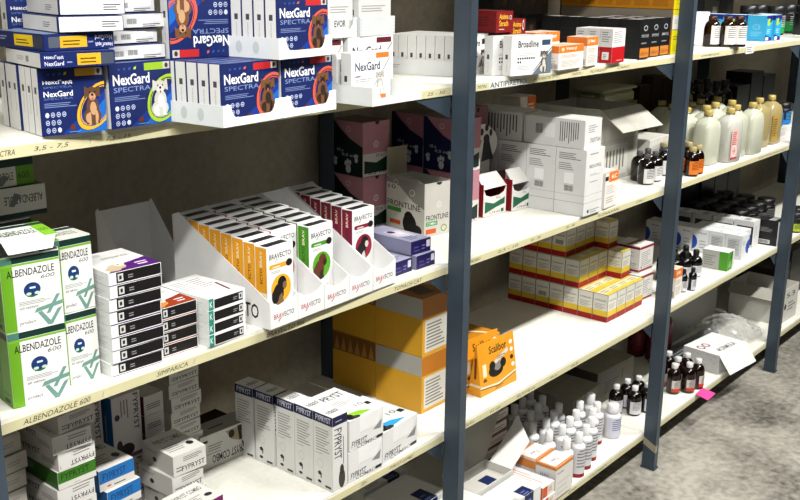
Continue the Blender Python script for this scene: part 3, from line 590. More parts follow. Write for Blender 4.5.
def chew(acc, ring, dogc, d2):
    F = [('r', 0, 0, 1, 1, '#f2f2f1'), ('t', .1, .83, .92, .9, 'BRAVECTO', '#221f24', 0, .016), ('p', [(.3, .79), (.34, .79), (.42, .84), (.39, .84)], acc), ('r', .14, .7, .75, .76, acc), ('e', .14, .73, .05, .03, acc), ('l', .22, .715, .6, .745, 1, '#f2f2f1'), ('e', .84, .735, .12, .05, '#17141a'), ('l', .16, .64, .7, .68, 2, '#aaa'),
         ('e', .52, .42, .38, .19, ring), ('e', .42, .36, .2, .13, dogc), ('e', .56, .48, .17, .1, dogc), ('e', .66, .45, .08, .05, d2), ('p', [(.28, .26), (.36, .2), (.62, .23), (.55, .36)], d2), ('e', .3, .33, .14, .1, dogc), ('l', .2, .06, .8, .16, 2, '#ccc')]
    L = [('r', 0, 0, 1, 1, acc), ('r', .0, 0, .05, 1, '#f4e6c0'), ('t', .4, .52, .62, .72, 'ECTO', '#1b1410', 90, .012), ('t', .4, .74, .62, .95, 'BRAV', '#fff0d0', 90, .012), ('r', .05, .3, 1, .4, '#f7ecd2'), ('l', .2, .32, .85, .38, 2, acc)]
    T = [('r', 0, 0, 1, 1, '#efefee'), ('r', .08, .18, .9, .82, '#111114'), ('e', .8, .55, .08, .14, '#3a3a3e')]
    return {'F': F, 'L': L, 'T': T}
CH = {'y': chew('#f2ad20', '#f2b530', '#14100f', '#8a6b4a'), 'r': chew('#c8281f', '#d23a2a', '#5a4632', '#c9b59a'), 'g': chew('#4f9a1e', '#5fae24', '#6b3a22', '#3a2016'), 'm': chew('#8a0f3c', '#98123f', '#15110f', '#d8cfc8')}
WORD = {'y': 'yellow', 'r': 'red', 'g': 'green', 'm': 'magenta'}
def chew_column(pos, yaw, x0, start, n, k):
    for i in range(n):
        dy = start + .0258 * i
        lab = ('white chewable-tablet box with %s side, front of its sloping column' % WORD[k]) if i == 0 else 'white chewable-tablet box with %s side, %s from the front in its column' % (WORD[k], ORD[i] if i else '')
        carton('chew_box', lab, 'box', along(pos, yaw, x0, dy, .0048 + .12 * (dy + .0252)), yaw, (.0615, .0252, .1255), '#efefee', CH[k], 'chewable-tablet boxes with %s sides' % WORD[k], 'chew' + k)
T1 = (-.546, -.016, zB); T2 = (-.415, -.010, zB); T3 = (-.283, -.004, zB)
GS = 'white sloping display trays with wavy fronts'
tag(sloped_tray(.131, .222, 2).build('display_tray', None, T1, 3), 'white sloping display tray with wavy front holding yellow and red boxes', 'display tray', GS)
chew_column(T1, 3, .002, .006, 8, 'y'); chew_column(T1, 3, .0672, .058, 6, 'r')
tag(sloped_tray(.131, .222, 2).build('display_tray', None, T2, 2.5), 'white sloping display tray with wavy front holding green boxes and one empty lane', 'display tray', GS)
chew_column(T2, 2.5, .002, .035, 7, 'g')
tag(sloped_tray(.0655, .222, 1).build('display_tray', None, T3, 1.5), 'narrow white sloping display tray with wavy front holding magenta boxes', 'display tray', GS)
chew_column(T3, 1.5, .002, .05, 6, 'm')
tag(sloped_tray(.112, .1, 1, .046, .158, False).build('display_tray', None, (-.634, .212, zB), 1), 'empty white sloping display tray standing in shade behind the flat packs', 'display tray', GS)

# ---- violet boxes and vaccine cartons by the middle post
VIO = {'F': [('r', 0, 0, 1, 1, '#1e1457'), ('l', .15, .2, .45, .7, 2, '#5a4fa0'), ('l', .55, .25, .75, .7, 2, '#7d74b8'), ('r', .78, .35, .95, .85, '#d9d6ea')], 'L': [('r', 0, 0, 1, 1, '#8f90ab'), ('r', 0, .3, .18, .8, '#5f6080'), ('e', .2, .5, .03, .12, '#dcdce8')], 'T': [('r', 0, 0, 1, 1, '#a9a9c2'), ('p', [(.2, .35), (.8, .2), (.85, .6), (.3, .7)], '#d8d2d8'), ('e', .45, .6, .14, .07, '#5a1a4a'), ('l', .2, .1, .8, .3, 3, '#6a6a86'), ('e', .6, .45, .1, .06, '#efe9ee')]}
for i, (p, a, lab) in enumerate((((-.198, .02, zB), 1, 'violet-fronted lilac box lying beside the magenta tray'), ((-.131, .017, zB), 0, 'violet-fronted lilac box lying on the shelf, under the topmost'), ((-.135, .028, zB + .0275), -3, 'violet-fronted lilac box lying on top of the other two'))):
    carton('medicine_box', lab, 'box', p, a, (.058, .13, .027), '#8f90ab', VIO, 'violet-fronted lilac boxes', 'vio')
def vac(dark, pale, accent='#0c3324'):
    paw = lambda u, v, s: [('e', u, v, s, s * 1.0, '#cfd3d8'), ('e', u - s, v + s * 1.2, s * .45, s * .6, '#cfd3d8'), ('e', u - s * .2, v + s * 1.7, s * .45, s * .6, '#cfd3d8'), ('e', u + s * .7, v + s * 1.5, s * .45, s * .6, '#cfd3d8')]
    F = [('r', 0, 0, 1, 1, pale), ('r', 0, 0, 1, .42, '#d9d6d2'), ('p', [(.05, .06), (.05, .3), (.5, .24), (.95, .34), (.95, .06)], accent), ('t', .5, .34, .75, .4, '10 x', '#222', 0, .01), ('t', .2, .02, .85, .1, '0,5 ml', '#222', 0, .01), ('o', .5, .58, .09, .06, .2, '#efe', 0, 360, 0), ('t', .47, .55, .53, .61, 'A', '#eee'), ('p', [(.45, 1), (.62, 1), (.58, .94), (.49, .94)], '#2a2226')]
    L = [('r', 0, 0, 1, 1, dark), ('p', [(.1, 1), (1, 1), (1, .55), (.6, .68), (.3, .85)], pale), ('o', .55, .85, .07, .05, .2, '#ddd', 0, 360, 0), ('t', .2, .42, .4, .48, '10 x', '#cfd3d8', 0, .01), ('t', .35, .34, .75, .4, '0,5 ml', '#cfd3d8', 0, .01)] + paw(.15, .2, .05) + paw(.55, .12, .08) + paw(.8, .3, .05)
    return {'F': F, 'L': L, 'T': [('r', 0, 0, 1, 1, '#6d5f4e'), ('l', .1, .2, .9, .8, 2, '#5c5042')]}
GV = 'paw-print vaccine cartons at the back by the middle post'
for k in range(2):
    carton('vaccine_carton', 'pink and dark green paw-print carton at the rear post, %s one' % ('lower', 'upper')[k], 'carton', (.02, .29, zB + .1205 * k), -3, (.083, .1, .12), '#bf8a93', vac('#0e2a24', '#c48d97'), GV, 'vacg')
for j in range(2):
    for k in range(2):
        carton('vaccine_carton', 'navy and pink paw-print carton %s, %s one' % (('touching the back of the middle post', 'deep behind the open grey carton')[j], ('lower', 'upper')[k]), 'carton', (.192 + .012 * j, .165 + .105 * j, zB + .1205 * k), -4, (.083, .1, .12), '#c48d97', vac('#141d4d', '#bd8792', '#0e2a24'), GV, 'vacn')
carton('vaccine_carton', 'tall dim pink carton at the back right of the middle post', 'carton', (.352, .262, zB), 0, (.095, .1, .24), '#a97882', {'F': [('r', 0, 0, 1, 1, '#a97882'), ('p', [(.5, 1), (.66, 1), (.62, .95), (.54, .95)], '#3a2a2e'), ('l', .2, .2, .8, .4, 3, '#8a626a')], 'L': [('r', 0, 0, 1, 1, '#8f6068')]}, GV)
# open grey box with its back flap standing up
def open_grey(pos, yaw):
    w, d, h = .078, .125, .118; t = .0012; mb = MB(); c = '#c9c6bc'
    mb.box(0, 0, 0, w, d, t, c); mb.box(0, 0, t, w, t, h, c); mb.box(0, d - t, t, w, d, h, c); mb.box(0, t, t, t, d - t, h, c); mb.box(w - t, t, t, w, d - t, h, c)
    mb.deco((0, 0, 0), (w, 0, 0), (0, 0, h), [('r', 0, 0, 1, 1, '#d3d0c8'), ('r', .0, .9, .5, 1, '#d3d0c8'), ('e', .55, .99, .1, .045, '#2b2922'), ('o', .55, .58, .09, .06, .2, '#f4f4f0', 0, 360, 0), ('t', .52, .55, .58, .61, 'A', '#f4f4f0'), ('t', .06, .3, .92, .4, 'FRONTLINE', '#26241f', 0, .012), ('r', .06, .2, .5, .28, '#4a9a36'), ('t', .1, .215, .46, .265, 'COMBO', '#dfe', 0, .01), ('r', .06, .05, .45, .14, '#d9632a'), ('o', .75, .12, .12, .07, .3, '#8aa04a', 0, 360, 0)])
    mb.deco((0, d, 0), (0, -d, 0), (0, 0, h), [('r', 0, 0, 1, 1, '#ddd9d0'), ('p', [(0, 1), (1, 1), (1, .52), (.7, .62), (.35, .86), (0, .9)], '#98958c'), ('o', .25, .92, .06, .05, .2, '#e8e8e4', 0, 360, 0), ('o', .68, .78, .07, .06, .2, '#e8e8e4', 0, 360, 0), ('t', .05, .78, .25, .86, '10', '#3a382f', 0, .01), ('t', .03, .46, .9, .57, 'FRONTLINE', '#26241f', 0, .012), ('r', .03, .36, .4, .44, '#4a9a36'), ('r', .1, .12, .38, .2, '#d9632a'), ('e', .62, .18, .18, .2, '#191613'), ('e', .8, .1, .14, .1, '#191613'), ('e', .6, .3, .12, .12, '#191613')])
    o = tag(mb.build('vaccine_carton', None, pos, yaw), 'open grey and cream carton with a dog print and its rear flap standing up', 'carton')
    f = MB(); f.box(.0, d - t, h, w * .75, d, h + .062, '#b5ad94'); f.build('flap', o)
    f = MB(); f.sheet([(0, .01, h), (0, d - .01, h), (-.004, d - .02, h + .008), (-.004, .02, h + .008)], .0008, '#8a867a'); f.build('flap', o)
open_grey((.067, .155, zB), -9)
# ------------------------------------------------------------------ second shelf, middle bay
def red_open(w, label, pos, yaw):
    d, h = .07, .085; t = .001; mb = MB(); c = '#e9e6e2'; R_ = '#8e1220'
    mb.box(0, 0, 0, w, d, t, c); mb.box(0, t, t, t, d, h * .92, R_); mb.box(w - t, t, t, w, d, h * .92, R_); mb.box(t, d - t, t, w - t, d, h, '#5a2028')
    q = [(0, 0), (0, h * .9), (w * .12, h * .97)]
    out = [(0, 0), (0, h * .78), (w * .1, h * .62), (w * .3, h * .55), (w * .7, h * .55), (w * .9, h * .62), (w, h * .78), (w, 0)]
    mb.prism(out, 'y', 0, t, c)
    mb.deco((0, 0, 0), (w, 0, 0), (0, 0, h), [('p', [(.06, .1), (.06, .44), (.45, .34), (.94, .46), (.94, .28), (.55, .22)], '#0f6a4a'), ('t', .55, .46, .74, .52, '10 x', '#222', 0, .01), ('t', .28, .05, .72, .13, '1,14 ml', '#7a1520', 0, .012), ('r', .78, .05, .9, .15, '#0f6a4a')])
    o = tag(mb.build('vaccine_carton', None, pos, yaw), label, 'carton', 'opened red and green vaccine cartons')
    f = MB(); f.sheet([(.0, 0, h * .78), (w, 0, h * .78), (w - .004, .03, h + .012), (.008, .03, h + .012)], .0009, '#d6d4d0')
    f.deco((0, -.0002, h * .78), (w, 0, 0), (.002, .03, h * .22 + .012), [('r', .35, .78, .65, .86, '#333'), ('l', .15, .2, .85, .5, 2, '#999')]); f.build('flap', o)
    return o
red_open(.087, 'opened red-sided vaccine carton with a green wave, nearer the middle post', (.300, .163, zB), -3)
red_open(.078, 'opened red-sided vaccine carton with a green wave, against the white cartons', (.397, .148, zB), -3)
hc = MB(); n = 24; out = []
for i in range(n):
    a = 2 * PI * i / n; r = .046 + .004 * math.cos(3 * a); out.append((.05 + r * math.cos(a) * 1.0, .055 + r * math.sin(a) * 1.05))
hc.prism(out + [], 'y', 0, .0012, '#dfdcd6')
hc.deco((0, 0, 0), (.1, 0, 0), (0, 0, .11), [('e', .36, .78, .07, .08, '#1d1b1c'), ('e', .55, .86, .07, .08, '#1d1b1c'), ('e', .72, .74, .06, .08, '#1d1b1c'), ('p', [(.14, .3), (.24, .3), (.36, .6), (.2, .66)], '#9a1220'), ('p', [(.36, .12), (.84, .16), (.62, .68), (.46, .66)], '#1d1b1c'), ('e', .55, .62, .12, .1, '#2c2a2b')])
hc.box(.03, 0, -.1, .07, .0012, .015, '#cfccc6')
tag(hc.build('display_card', None, (.345, .232, zB + .1), -2), 'small cut-out display card with paw and dog print standing before the tall pink carton', 'display card')

def white_carton(kind='big'):
    F = [('r', 0, 0, 1, 1, '#e2e2e0'), ('l', .2, .92, .9, .96, 1, '#999'), ('t', .2, .72, .86, .77, 'REXOREL', '#3a3a3c', 0, .008), ('l', .25, .6, .8, .64, 2, '#aaa'), ('l', .25, .5, .8, .53, 1, '#999'), ('r', 0, .195, 1, .2, '#6a6a6a'), ('r', 0, .31, 1, .314, '#8a8a8a'), ('e', .25, .06, .05, .03, '#444'), ('l', .35, .03, .9, .1, 2, '#999')]
    L = [('r', 0, 0, 1, 1, '#dadad8'), ('l', .1, .84, .85, .95, 4, '#6c6c6c'), ('l', .1, .68, .7, .8, 4, '#8a8a8a'), ('r', .3, .47, .62, .64, '#eeeeec'), ('r', .3, .465, .62, .47, '#999'), ('b', .32, .36, .62, .45, '#333'), ('r', 0, .195, 1, .2, '#6a6a6a'), ('r', 0, .31, 1, .314, '#8a8a8a')]
    return {'F': F, 'L': L, 'T': [('r', 0, 0, 1, 1, '#d8d8d5'), ('r', .49, 0, .51, 1, '#bdbdb9')]}
GW = 'plain white fine-print cartons'
for i in range(4):
    carton('white_carton', 'tall white fine-print carton, %s in the lower row' % ('front one at the shelf edge', 'second back', 'third back', 'rearmost')[i], 'carton', along((.466, -.007, zB), 0, -.001 * i, .0815 * i), 0, (.088, .0805, .158), '#dededc', white_carton(), GW, 'wcar')
WT = {'F': [('r', 0, 0, 1, 1, '#e2e2e0'), ('l', .2, .55, .75, .85, 4, '#999'), ('t', .3, .18, .95, .34, '.TREXTAN', '#333', 0, .008)], 'L': [('r', 0, 0, 1, 1, '#d8d8d6'), ('r', .02, 0, .03, 1, '#aaa'), ('b', .2, .4, .32, .75, '#333'), ('r', .36, .3, .52, .8, '#e6e6e4'), ('l', .6, .15, .92, .9, 9, '#5c5c5c', True)], 'T': [('r', 0, 0, 1, 1, '#d6d6d3'), ('r', 0, .48, 1, .5, '#bdbdb9')]}
carton('white_carton', 'white fine-print carton lying on the tall white cartons, front one', 'carton', (.472, .004, zB + .1585), 1, (.082, .165, .067), '#dededc', WT, GW, 'wcarT')
carton('white_carton', 'white fine-print carton lying on the tall white cartons, rear one', 'carton', (.468, .175, zB + .1585), 1, (.09, .165, .07), '#d6d6d4', {'F': WT['F'], 'L': [('r', 0, 0, 1, 1, '#d0d0ce'), ('l', .3, .1, .95, .9, 12, '#5c5c5c', True)], 'T': WT['T']}, GW)
carton('medicine_box', 'small orange-ended box on the white cartons at the wall', 'box', (.605, .27, zB + .16), 0, (.075, .06, .085), '#d9d2c8', {'F': [('r', .0, 0, 1, 1, '#dcd5cb'), ('r', .45, .45, 1, 1, '#d9752a'), ('l', .5, .6, .9, .85, 2, '#fbe3cb')], 'L': [('l', .2, .5, .8, .7, 3, '#888')]})
carton('medicine_box', 'small plinth carton under the orange-ended box beside the white cartons', 'box', (.575, .255, zB), 0, (.1, .1, .159), '#cfcfcb', {'L': [('l', .1, .5, .9, .9, 6, '#8a8a8a')]})
carton('medicine_box', 'orange-topped white box standing right of the tall white cartons', 'box', (.572, -.004, zB), 2, (.07, .05, .088), '#efe9e2',
       {'F': [('r', 0, 0, 1, 1, '#efe9e2'), ('r', .28, .72, 1, 1, '#e8852f'), ('t', .5, .8, .9, .92, 'KC', '#fff', 0, .01), ('r', 0, .78, .25, .9, '#2b2b2d'), ('l', .12, .4, .85, .66, 5, '#c3bcb4'), ('l', .12, .14, .85, .34, 3, '#b5b0aa')], 'L': [('r', 0, 0, 1, 1, '#e9e4de'), ('r', 0, .78, .8, .9, '#2b2b2d'), ('l', .2, .2, .8, .7, 6, '#b5b0aa')], 'T': [('r', 0, 0, 1, 1, '#f0e8de'), ('r', 0, 0, 1, .1, '#e8a05c')]})
b = bottle_parts('clear_bottle', .03, .148, .013, .015, .016, ('#cfd2cf', 'glass'), ('#d6d8d6', 'plastic'), '#e9b98a', (.45, .8), (180, 340), lines='#a8642c', shoulder=.42)
b.location = (.636, .088, zB); tag(b, 'clear bottle with a peach label right behind the orange-topped box', 'bottle')
# open shipping carton and the smaller closed one
def open_carton(pos, yaw):
    w, d, h = .205, .21, .2; t = .0028; mb = MB(); c = ('#c9c6bc', 'cardboard')
    mb.box(0, 0, 0, w, d, t, c); mb.box(0, 0, t, w, t, h, c); mb.box(0, d - t, t, w, d, h, c); mb.box(0, t, t, t, d - t, h, c); mb.box(w - t, t, t, w, d - t, h, c)
    mb.deco((0, 0, 0), (w, 0, 0), (0, 0, h), [('r', .12, .06, .75, .5, '#d5d3ca'), ('l', .2, .1, .7, .42, 6, '#77736a', True), ('r', 0, .55, 1, .556, '#a5a298')])
    mb.deco((0, d, 0), (0, -d, 0), (0, 0, h), [('l', .5, .15, .9, .5, 5, '#8a867c', True)])
    o = tag(mb.build('shipping_carton', None, pos, yaw), 'open grey-white shipping carton with a flap folded over its front', 'carton')
    f = MB(); f.sheet([(.0, 0, h), (w, 0, h), (w + .03, -.06, h - .055), (.02, -.06, h - .055)], .0028, c); f.build('flap', o)
    f = MB(); f.sheet([(0, .004, h), (0, d - .004, h), (-.06, d - .012, h + .006), (-.06, .02, h + .006)], .0028, c); f.build('flap', o)
    return o
open_carton((.825, .155, zB), -3)
sc2 = carton('shipping_carton', 'closed grey-white carton with a brown tape line right of the open one', 'carton', (1.05, .115, zB), 2, (.14, .2, .098), ('#d6d4cc', 'cardboard'), {'F': [('r', .1, .2, .5, .8, '#c6c4bb'), ('l', .14, .3, .46, .7, 5, '#8a867c', True)], 'T': [('r', 0, .46, 1, .54, '#b9b6ac')], 'L': [('l', .2, .2, .7, .6, 4, '#9a968c')]})
b = bottle_parts('dark_bottle', .0222, .082, .0085, .009, .011, BLACKG, ('#5a5a5c', 'plastic'), '#e6e6e4', (.06, .62), (190, 330), lines='#777', shoulder=.34)
line_of(b, [(.925, .06, zB, 0), (.955, .098, zB, 10), (.978, .062, zB, 15), (1.072, .083, zB, 20), (1.01, .1, zB, 0)],
        ['black bottle with white label, leftmost of the group left of the third post', 'black bottle squeezed behind the two front black bottles', 'black bottle with white label facing out, right front of its group', 'black bottle partly hidden by the third post', 'black bottle at the rear of the group by the closed carton'], 'bottle', 'black vial bottles on the second shelf')

# ---- pale solution bottles in the third bay
def jug(col, capc=('#c4b06a', 'gloss'), lab=None):
    H = .165; hb = .149; mb = MB(); n = 24
    # rounded rectangular body 75 x 55 mm with sloping shoulders
    def ring(sx, sy, z):
        v = []
        for k in range(n):
            a = 2 * PI * k / n; c_, s_ = math.cos(a), math.sin(a); e = .55
            v.append((sx * math.copysign(abs(c_) ** e, c_), sy * math.copysign(abs(s_) ** e, s_), z))
        return v
    rs = [(.039, .028, 0), (.0425, .0315, .004), (.0425, .0315, .102), (.041, .0305, .116), (.035, .027, .128), (.018, .017, .139), (.0115, .0115, .143), (.0115, .0115, hb)]
    v = []; f = []
    for r in rs: v += ring(*r)
    for j in range(len(rs) - 1):
        for k in range(n): f.append((j * n + k, j * n + (k + 1) % n, (j + 1) * n + (k + 1) % n, (j + 1) * n + k))
    f.append(tuple(range(n))[::-1]); f.append(tuple(range((len(rs) - 1) * n, len(rs) * n)))
    mb.add(v, f, col, True); o = mb.build('solution_bottle')
    c = MB(); c.lathe([(.0125, hb - .001), (.013, hb), (.013, H - .004), (.0118, H - .002)], capc, 18); c.lathe([(.0136, hb - .004), (.0136, hb + .0005)], ('#8d7230', 'gloss'), 18); c.build('cap', o)
    if lab:
        l = MB(); l.box(-.034, -.0322, .012, .002, -.0314, .1, lab[0])
        l.deco((-.034, -.0323, .012), (.036, 0, 0), (0, 0, .088), lab[1]); l.build('label', o)
    return o
PALE = ('#e9eadb', 'liquid'); HONEY = ('#cfbf8a', 'liquid'); PALE2 = ('#eceedb', 'liquid')
pj = jug(PALE2)
GJ = 'pale solution bottles with gold caps'
spots = [(1.318, .062, 'first row, at the third post'), (1.503, .05, 'front row, right of the pink-labelled one'), (1.597, .034, 'front row, next to the honey-coloured bottle'),
         (1.328, .135, 'second row, nearest the third post'), (1.42, .112, 'second row, second from the third post'), (1.512, .122, 'second row, third from the third post'), (1.604, .105, 'second row, fourth from the third post'),
         (1.375, .203, 'third row, nearest the third post'), (1.467, .182, 'third row, second from the third post'), (1.56, .192, 'third row, third from the third post'), (1.655, .175, 'third row, fourth from the third post'),
         (1.43, .265, 'rear row, nearest the third post'), (1.53, .262, 'rear row, second from the third post'), (1.63, .265, 'rear row, third from the third post')]
line_of(pj, [(x, y, zB, -6) for x, y, l in spots], ['pale yellow solution bottle with gold cap, ' + l for x, y, l in spots], 'bottle', GJ)
b = jug(('#ecebe2', 'liquid'), lab=('#e9b9b4', [('l', .12, .5, .85, .9, 6, '#a8505a'), ('t', .2, .88, .8, .95, 'Ringer', '#8a2f3c', 0, .008), ('o', .5, .28, .38, .2, .2, '#f7f1ee', 0, 360, 0), ('t', .28, .25, .74, .32, 'lattato', '#a8505a'), ('r', 0, 0, 1, .06, '#c23a48')]))
b.location = (1.412, .032, zB); b.rotation_euler.z = math.radians(-8); tag(b, 'milky solution bottle with pink label and gold cap at the shelf front', 'bottle', GJ)
b = jug(HONEY, lab=('#b99a52', [('l', .1, .2, .9, .9, 8, '#6d5524')])); b.location = (1.835, .06, zB); b.rotation_euler.z = math.radians(-10)
tag(b, 'honey-coloured solution bottle with gold cap, right end of the group', 'bottle', GJ)
b = jug(HONEY); b.location = (1.73, .062, zB); b.rotation_euler.z = math.radians(-10); tag(b, 'honey-coloured solution bottle tucked behind the labelled honey one', 'bottle', GJ)
# big jugs left of the third post
bj = jug(('#cfc79c', 'liquid'), ('#a89050', 'gloss'))
bj.location = (1.16, .26, zB)
line_of(bj, [(1.10, .35, zB, 0), (1.245, .285, zB, 0), (1.2, .355, zB, 0), (1.295, .352, zB, 0), (1.385, .345, zB, 0)],
        ['dull straw-coloured bottle behind the open carton, nearest of the dim rear bottles', 'dull straw-coloured bottle second in the dim rear row', 'dull straw-coloured bottle third in the dim rear row, by the third post', 'dull straw-coloured bottle at the wall behind the third post', 'dull straw-coloured bottle at the wall, last of the dim rear row'], 'bottle', 'dull straw-coloured bottles at the wall')
tub = MB(); tub.box(0, 0, 0, .21, .09, .045, ('#b9b795', 'liquid'), .012); tb = tub.build('plastic_tub', None, (1.1, .3, zB + .1655)); tag(tb, 'pale translucent plastic tub lying across the dim rear bottles', 'tub')
l_ = MB(); l_.box(-.003, -.003, .045, .213, .093, .053, ('#c4c2a4', 'plastic'), .003); l_.build('lid', tb)
b = bottle_parts('amber_bottle', .0195, .083, .0095, .0105, .012, ('#1d0e07', 'glass'), ('#b5a676', 'plastic'), '#ef8a34', (.08, .62), (185, 345), lines='#7a3a10', shoulder=.34)
pts = [(1.118, .015), (1.16, .018), (1.10, .062), (1.142, .063), (1.187, .058), (1.13, .108), (1.175, .1)]
line_of(b, [(x, y, zB, 6 * i) for i, (x, y) in enumerate(pts)], ['amber bottle with orange label, ' + w for w in ('front left of its group by the third post', 'front right of its group by the third post', 'second row left, mostly behind the third post', 'second row middle of its group', 'second row right of its group', 'back row left of its group', 'back row right of its group')], 'bottle', 'amber bottles with orange labels')
carton('white_carton', 'low white box carrying the two blue-labelled black jars', 'box', (1.905, .055, zB), -6, (.16, .1, .042), '#ececea', {'F': [('l', .1, .3, .5, .6, 2, '#c9c9c9')]})
j = bottle_parts('supplement_jar', .031, .075, .028, .029, .018, ('#12151c', 'plastic'), ('#1a1c22', 'plastic'), '#15335c', (.06, .86), (180, 350), lines='#5fb4e6', accent=('#2a8fd4', .3), shoulder=.1)
line_of(j, [(1.962, .09, zB + .0425, 10), (2.035, .088, zB + .0425, 20), (1.95, .2, zB, 10), (2.02, .2, zB, 10)], ['black jar with blue label on the low white box, left one', 'black jar with blue label on the low white box, right one', 'black jar behind the low white box, left one', 'black jar behind the low white box, right one'], 'jar', 'black jars with blue labels')
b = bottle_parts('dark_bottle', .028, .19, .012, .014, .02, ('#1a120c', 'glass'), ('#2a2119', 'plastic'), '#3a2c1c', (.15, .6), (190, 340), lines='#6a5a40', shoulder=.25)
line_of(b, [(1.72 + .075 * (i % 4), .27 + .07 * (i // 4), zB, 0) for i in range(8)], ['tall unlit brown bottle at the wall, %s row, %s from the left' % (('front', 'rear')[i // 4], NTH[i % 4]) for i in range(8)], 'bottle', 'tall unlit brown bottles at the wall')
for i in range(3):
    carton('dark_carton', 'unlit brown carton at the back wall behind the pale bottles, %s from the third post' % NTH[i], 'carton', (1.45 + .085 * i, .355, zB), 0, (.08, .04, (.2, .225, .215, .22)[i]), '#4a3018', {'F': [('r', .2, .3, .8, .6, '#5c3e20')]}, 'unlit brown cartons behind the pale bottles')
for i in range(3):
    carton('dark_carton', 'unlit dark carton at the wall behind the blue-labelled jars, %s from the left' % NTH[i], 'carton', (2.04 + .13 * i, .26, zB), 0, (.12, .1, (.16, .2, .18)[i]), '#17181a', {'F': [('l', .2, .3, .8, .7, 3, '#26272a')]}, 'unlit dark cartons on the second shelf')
# ------------------------------------------------------------------ third shelf, left bay
def fyp(kind):
    base = '#d9d7d3'
    if kind == 'updown':
        F = [('r', 0, 0, 1, 1, base), ('t', .32, .1, .96, .38, 'FYPRYST', '#15151c', 180, .012), ('l', .4, .6, .96, .9, 2, '#8d8a88'), ('r', .04, .1, .06, .3, '#999')]
        L = [('r', 0, 0, 1, 1, '#c9c6c1'), ('t', .04, .5, .55, .82, 'FYPRYST', '#15151c', 0, .012), ('l', .58, .3, .95, .6, 3, '#7d7a78')]
    elif kind == 'green':
        F = [('r', 0, 0, 1, 1, '#3f7a1c'), ('r', 0, 0, 1, .34, '#d9d7d0'), ('t', .08, .5, .82, .86, 'FYPRYST', '#173a10', 0, .014), ('l', .4, .1, .6, .2, 1, '#aaa')]
        L = [('r', 0, 0, 1, 1, '#33661a'), ('r', .12, .4, .34, .8, '#6d8f58')]
    elif kind == 'blue':
        F = [('r', 0, 0, 1, 1, '#1a72b4'), ('r', 0, 0, 1, .36, '#d5d2cc'), ('t', .1, .46, .76, .82, 'FYPRYST', '#0e3f74', 0, .014), ('p', [(.2, .12), (.3, .1), (.34, .2), (.22, .22)], '#c96a6a'), ('l', .4, .1, .9, .22, 1, '#444')]
        L = [('r', 0, 0, 1, 1, '#185f96')]
    elif kind == 'magenta':
        F = [('r', 0, 0, 1, 1, '#7d1f6a'), ('r', 0, 0, 1, .3, '#d5d2cc'), ('t', .1, .45, .8, .85, 'FYPRYST', '#3d0f38', 0, .014)]
        L = [('r', 0, 0, 1, 1, '#6a1a58')]
    else:
        F = [('r', 0, 0, 1, 1, '#d2d0cb'), ('l', .3, .62, .95, .88, 3, '#6f6c6a'), ('t', .25, .14, .95, .4, 'FYPRYST', '#2b2b30', 0, .012), ('l', .08, .2, .3, .5, 2, '#77747a')]
        L = [('r', 0, 0, 1, 1, '#c2bfba'), ('e', .4, .4, .06, .12, '#222'), ('l', .1, .7, .6, .85, 2, '#888')]
    T = [('r', 0, 0, 1, 1, '#d6d4cf'), ('t', .1, .62, .9, .8, 'FYPRYST COMBO', '#1b1b20', 0, .012), ('l', .1, .2, .7, .5, 4, '#8d8a88'), ('e', .8, .3, .1, .08, '#23262f')]
    return {'F': F, 'L': L, 'T': T}
GF = 'white parasite-treatment boxes piled on the third shelf'
kinds = ['plain', 'updown', 'plain', 'updown', 'plain', 'updown', 'updown', 'green', 'updown', 'updown', 'plain']
dxs = [0, .003, 0, .002, 0, -.002, -.003, .0, .003, -.004, .008]
for k in range(11):
    kd = kinds[k]
    look = {'updown': 'treatment box with upside-down lettering', 'green': 'green-and-white treatment box', 'plain': 'white treatment box with small print'}[kd]
    if k < 6: look = 'shaded treatment box'
    carton('treatment_box', '%s, %s in the pile by the left post' % (look, 'topmost' if k == 10 else NTH[10 - k] + ' from the top'), 'box', (-.893 + dxs[k], .06, zC + .0282 * k), (-2, 1, 0, 2, -1, 0, 1, -1, 2, -3, 3)[k], (.062, .1, .0278), '#d9d7d3', fyp(kd), GF, 'fy' + kd)
for k in range(10):
    carton('treatment_box', 'pale treatment box end, %s in the narrow pile touching the left post' % ('topmost' if k == 9 else NTH[9 - k] + ' from the top'), 'box', (-.982 + .003 * (k % 3), .10 + .002 * (k % 2), zC + .0285 * k), 4, (.064, .1, .0278), '#cfccc5', {'F': [('r', 0, 0, 1, 1, '#c9c5bd'), ('r', 0, 0, 1, .06, '#5a5650'), ('l', .5, .4, .9, .7, 2, '#a5a19a')], 'L': [('r', 0, 0, 1, 1, '#c0bcb4'), ('r', 0, 0, 1, .06, '#5a5650')]}, GF, 'fyend')
def upright(spine, pic=True):
    F = [('r', 0, 0, 1, 1, '#cfcac9'), ('t', .74, .4, .92, .97, 'FYPRYST', '#17171c', 270, .012), ('l', .3, .62, .62, .92, 3, '#8a807c', True), ('e', .17, .68, .09, .05, '#1d2a5a'), ('e', .45, .14, .26, .1, '#17140f'), ('e', .2, .22, .1, .1, '#17140f'), ('r', 0, 0, 1, .06, '#7d4a6a')]
    return {'F': F, 'L': [('r', 0, 0, 1, 1, spine), ('l', .3, .2, .6, .7, 1, '#9ab6d0', True)], 'T': [('r', 0, 0, 1, 1, '#cfcac9')]}
for j, (x, y, sp, nm) in enumerate(((-.772, .215, '#1a5f9a', 'left'), (-.706, .2, '#1f6aa8', 'blue-spined'))):
    for k in range(2):
        carton('treatment_box', '%s treatment box with dark animal print standing upright, %s tier' % (('grey-white', 'blue-spined white')[j], ('lower', 'upper')[k]), 'box', (x, y, zC + .118 * k), 0, (.057, .03, .117), '#cfcac9', upright(sp), 'upright treatment boxes in the shade of the third shelf', 'up%d' % j)
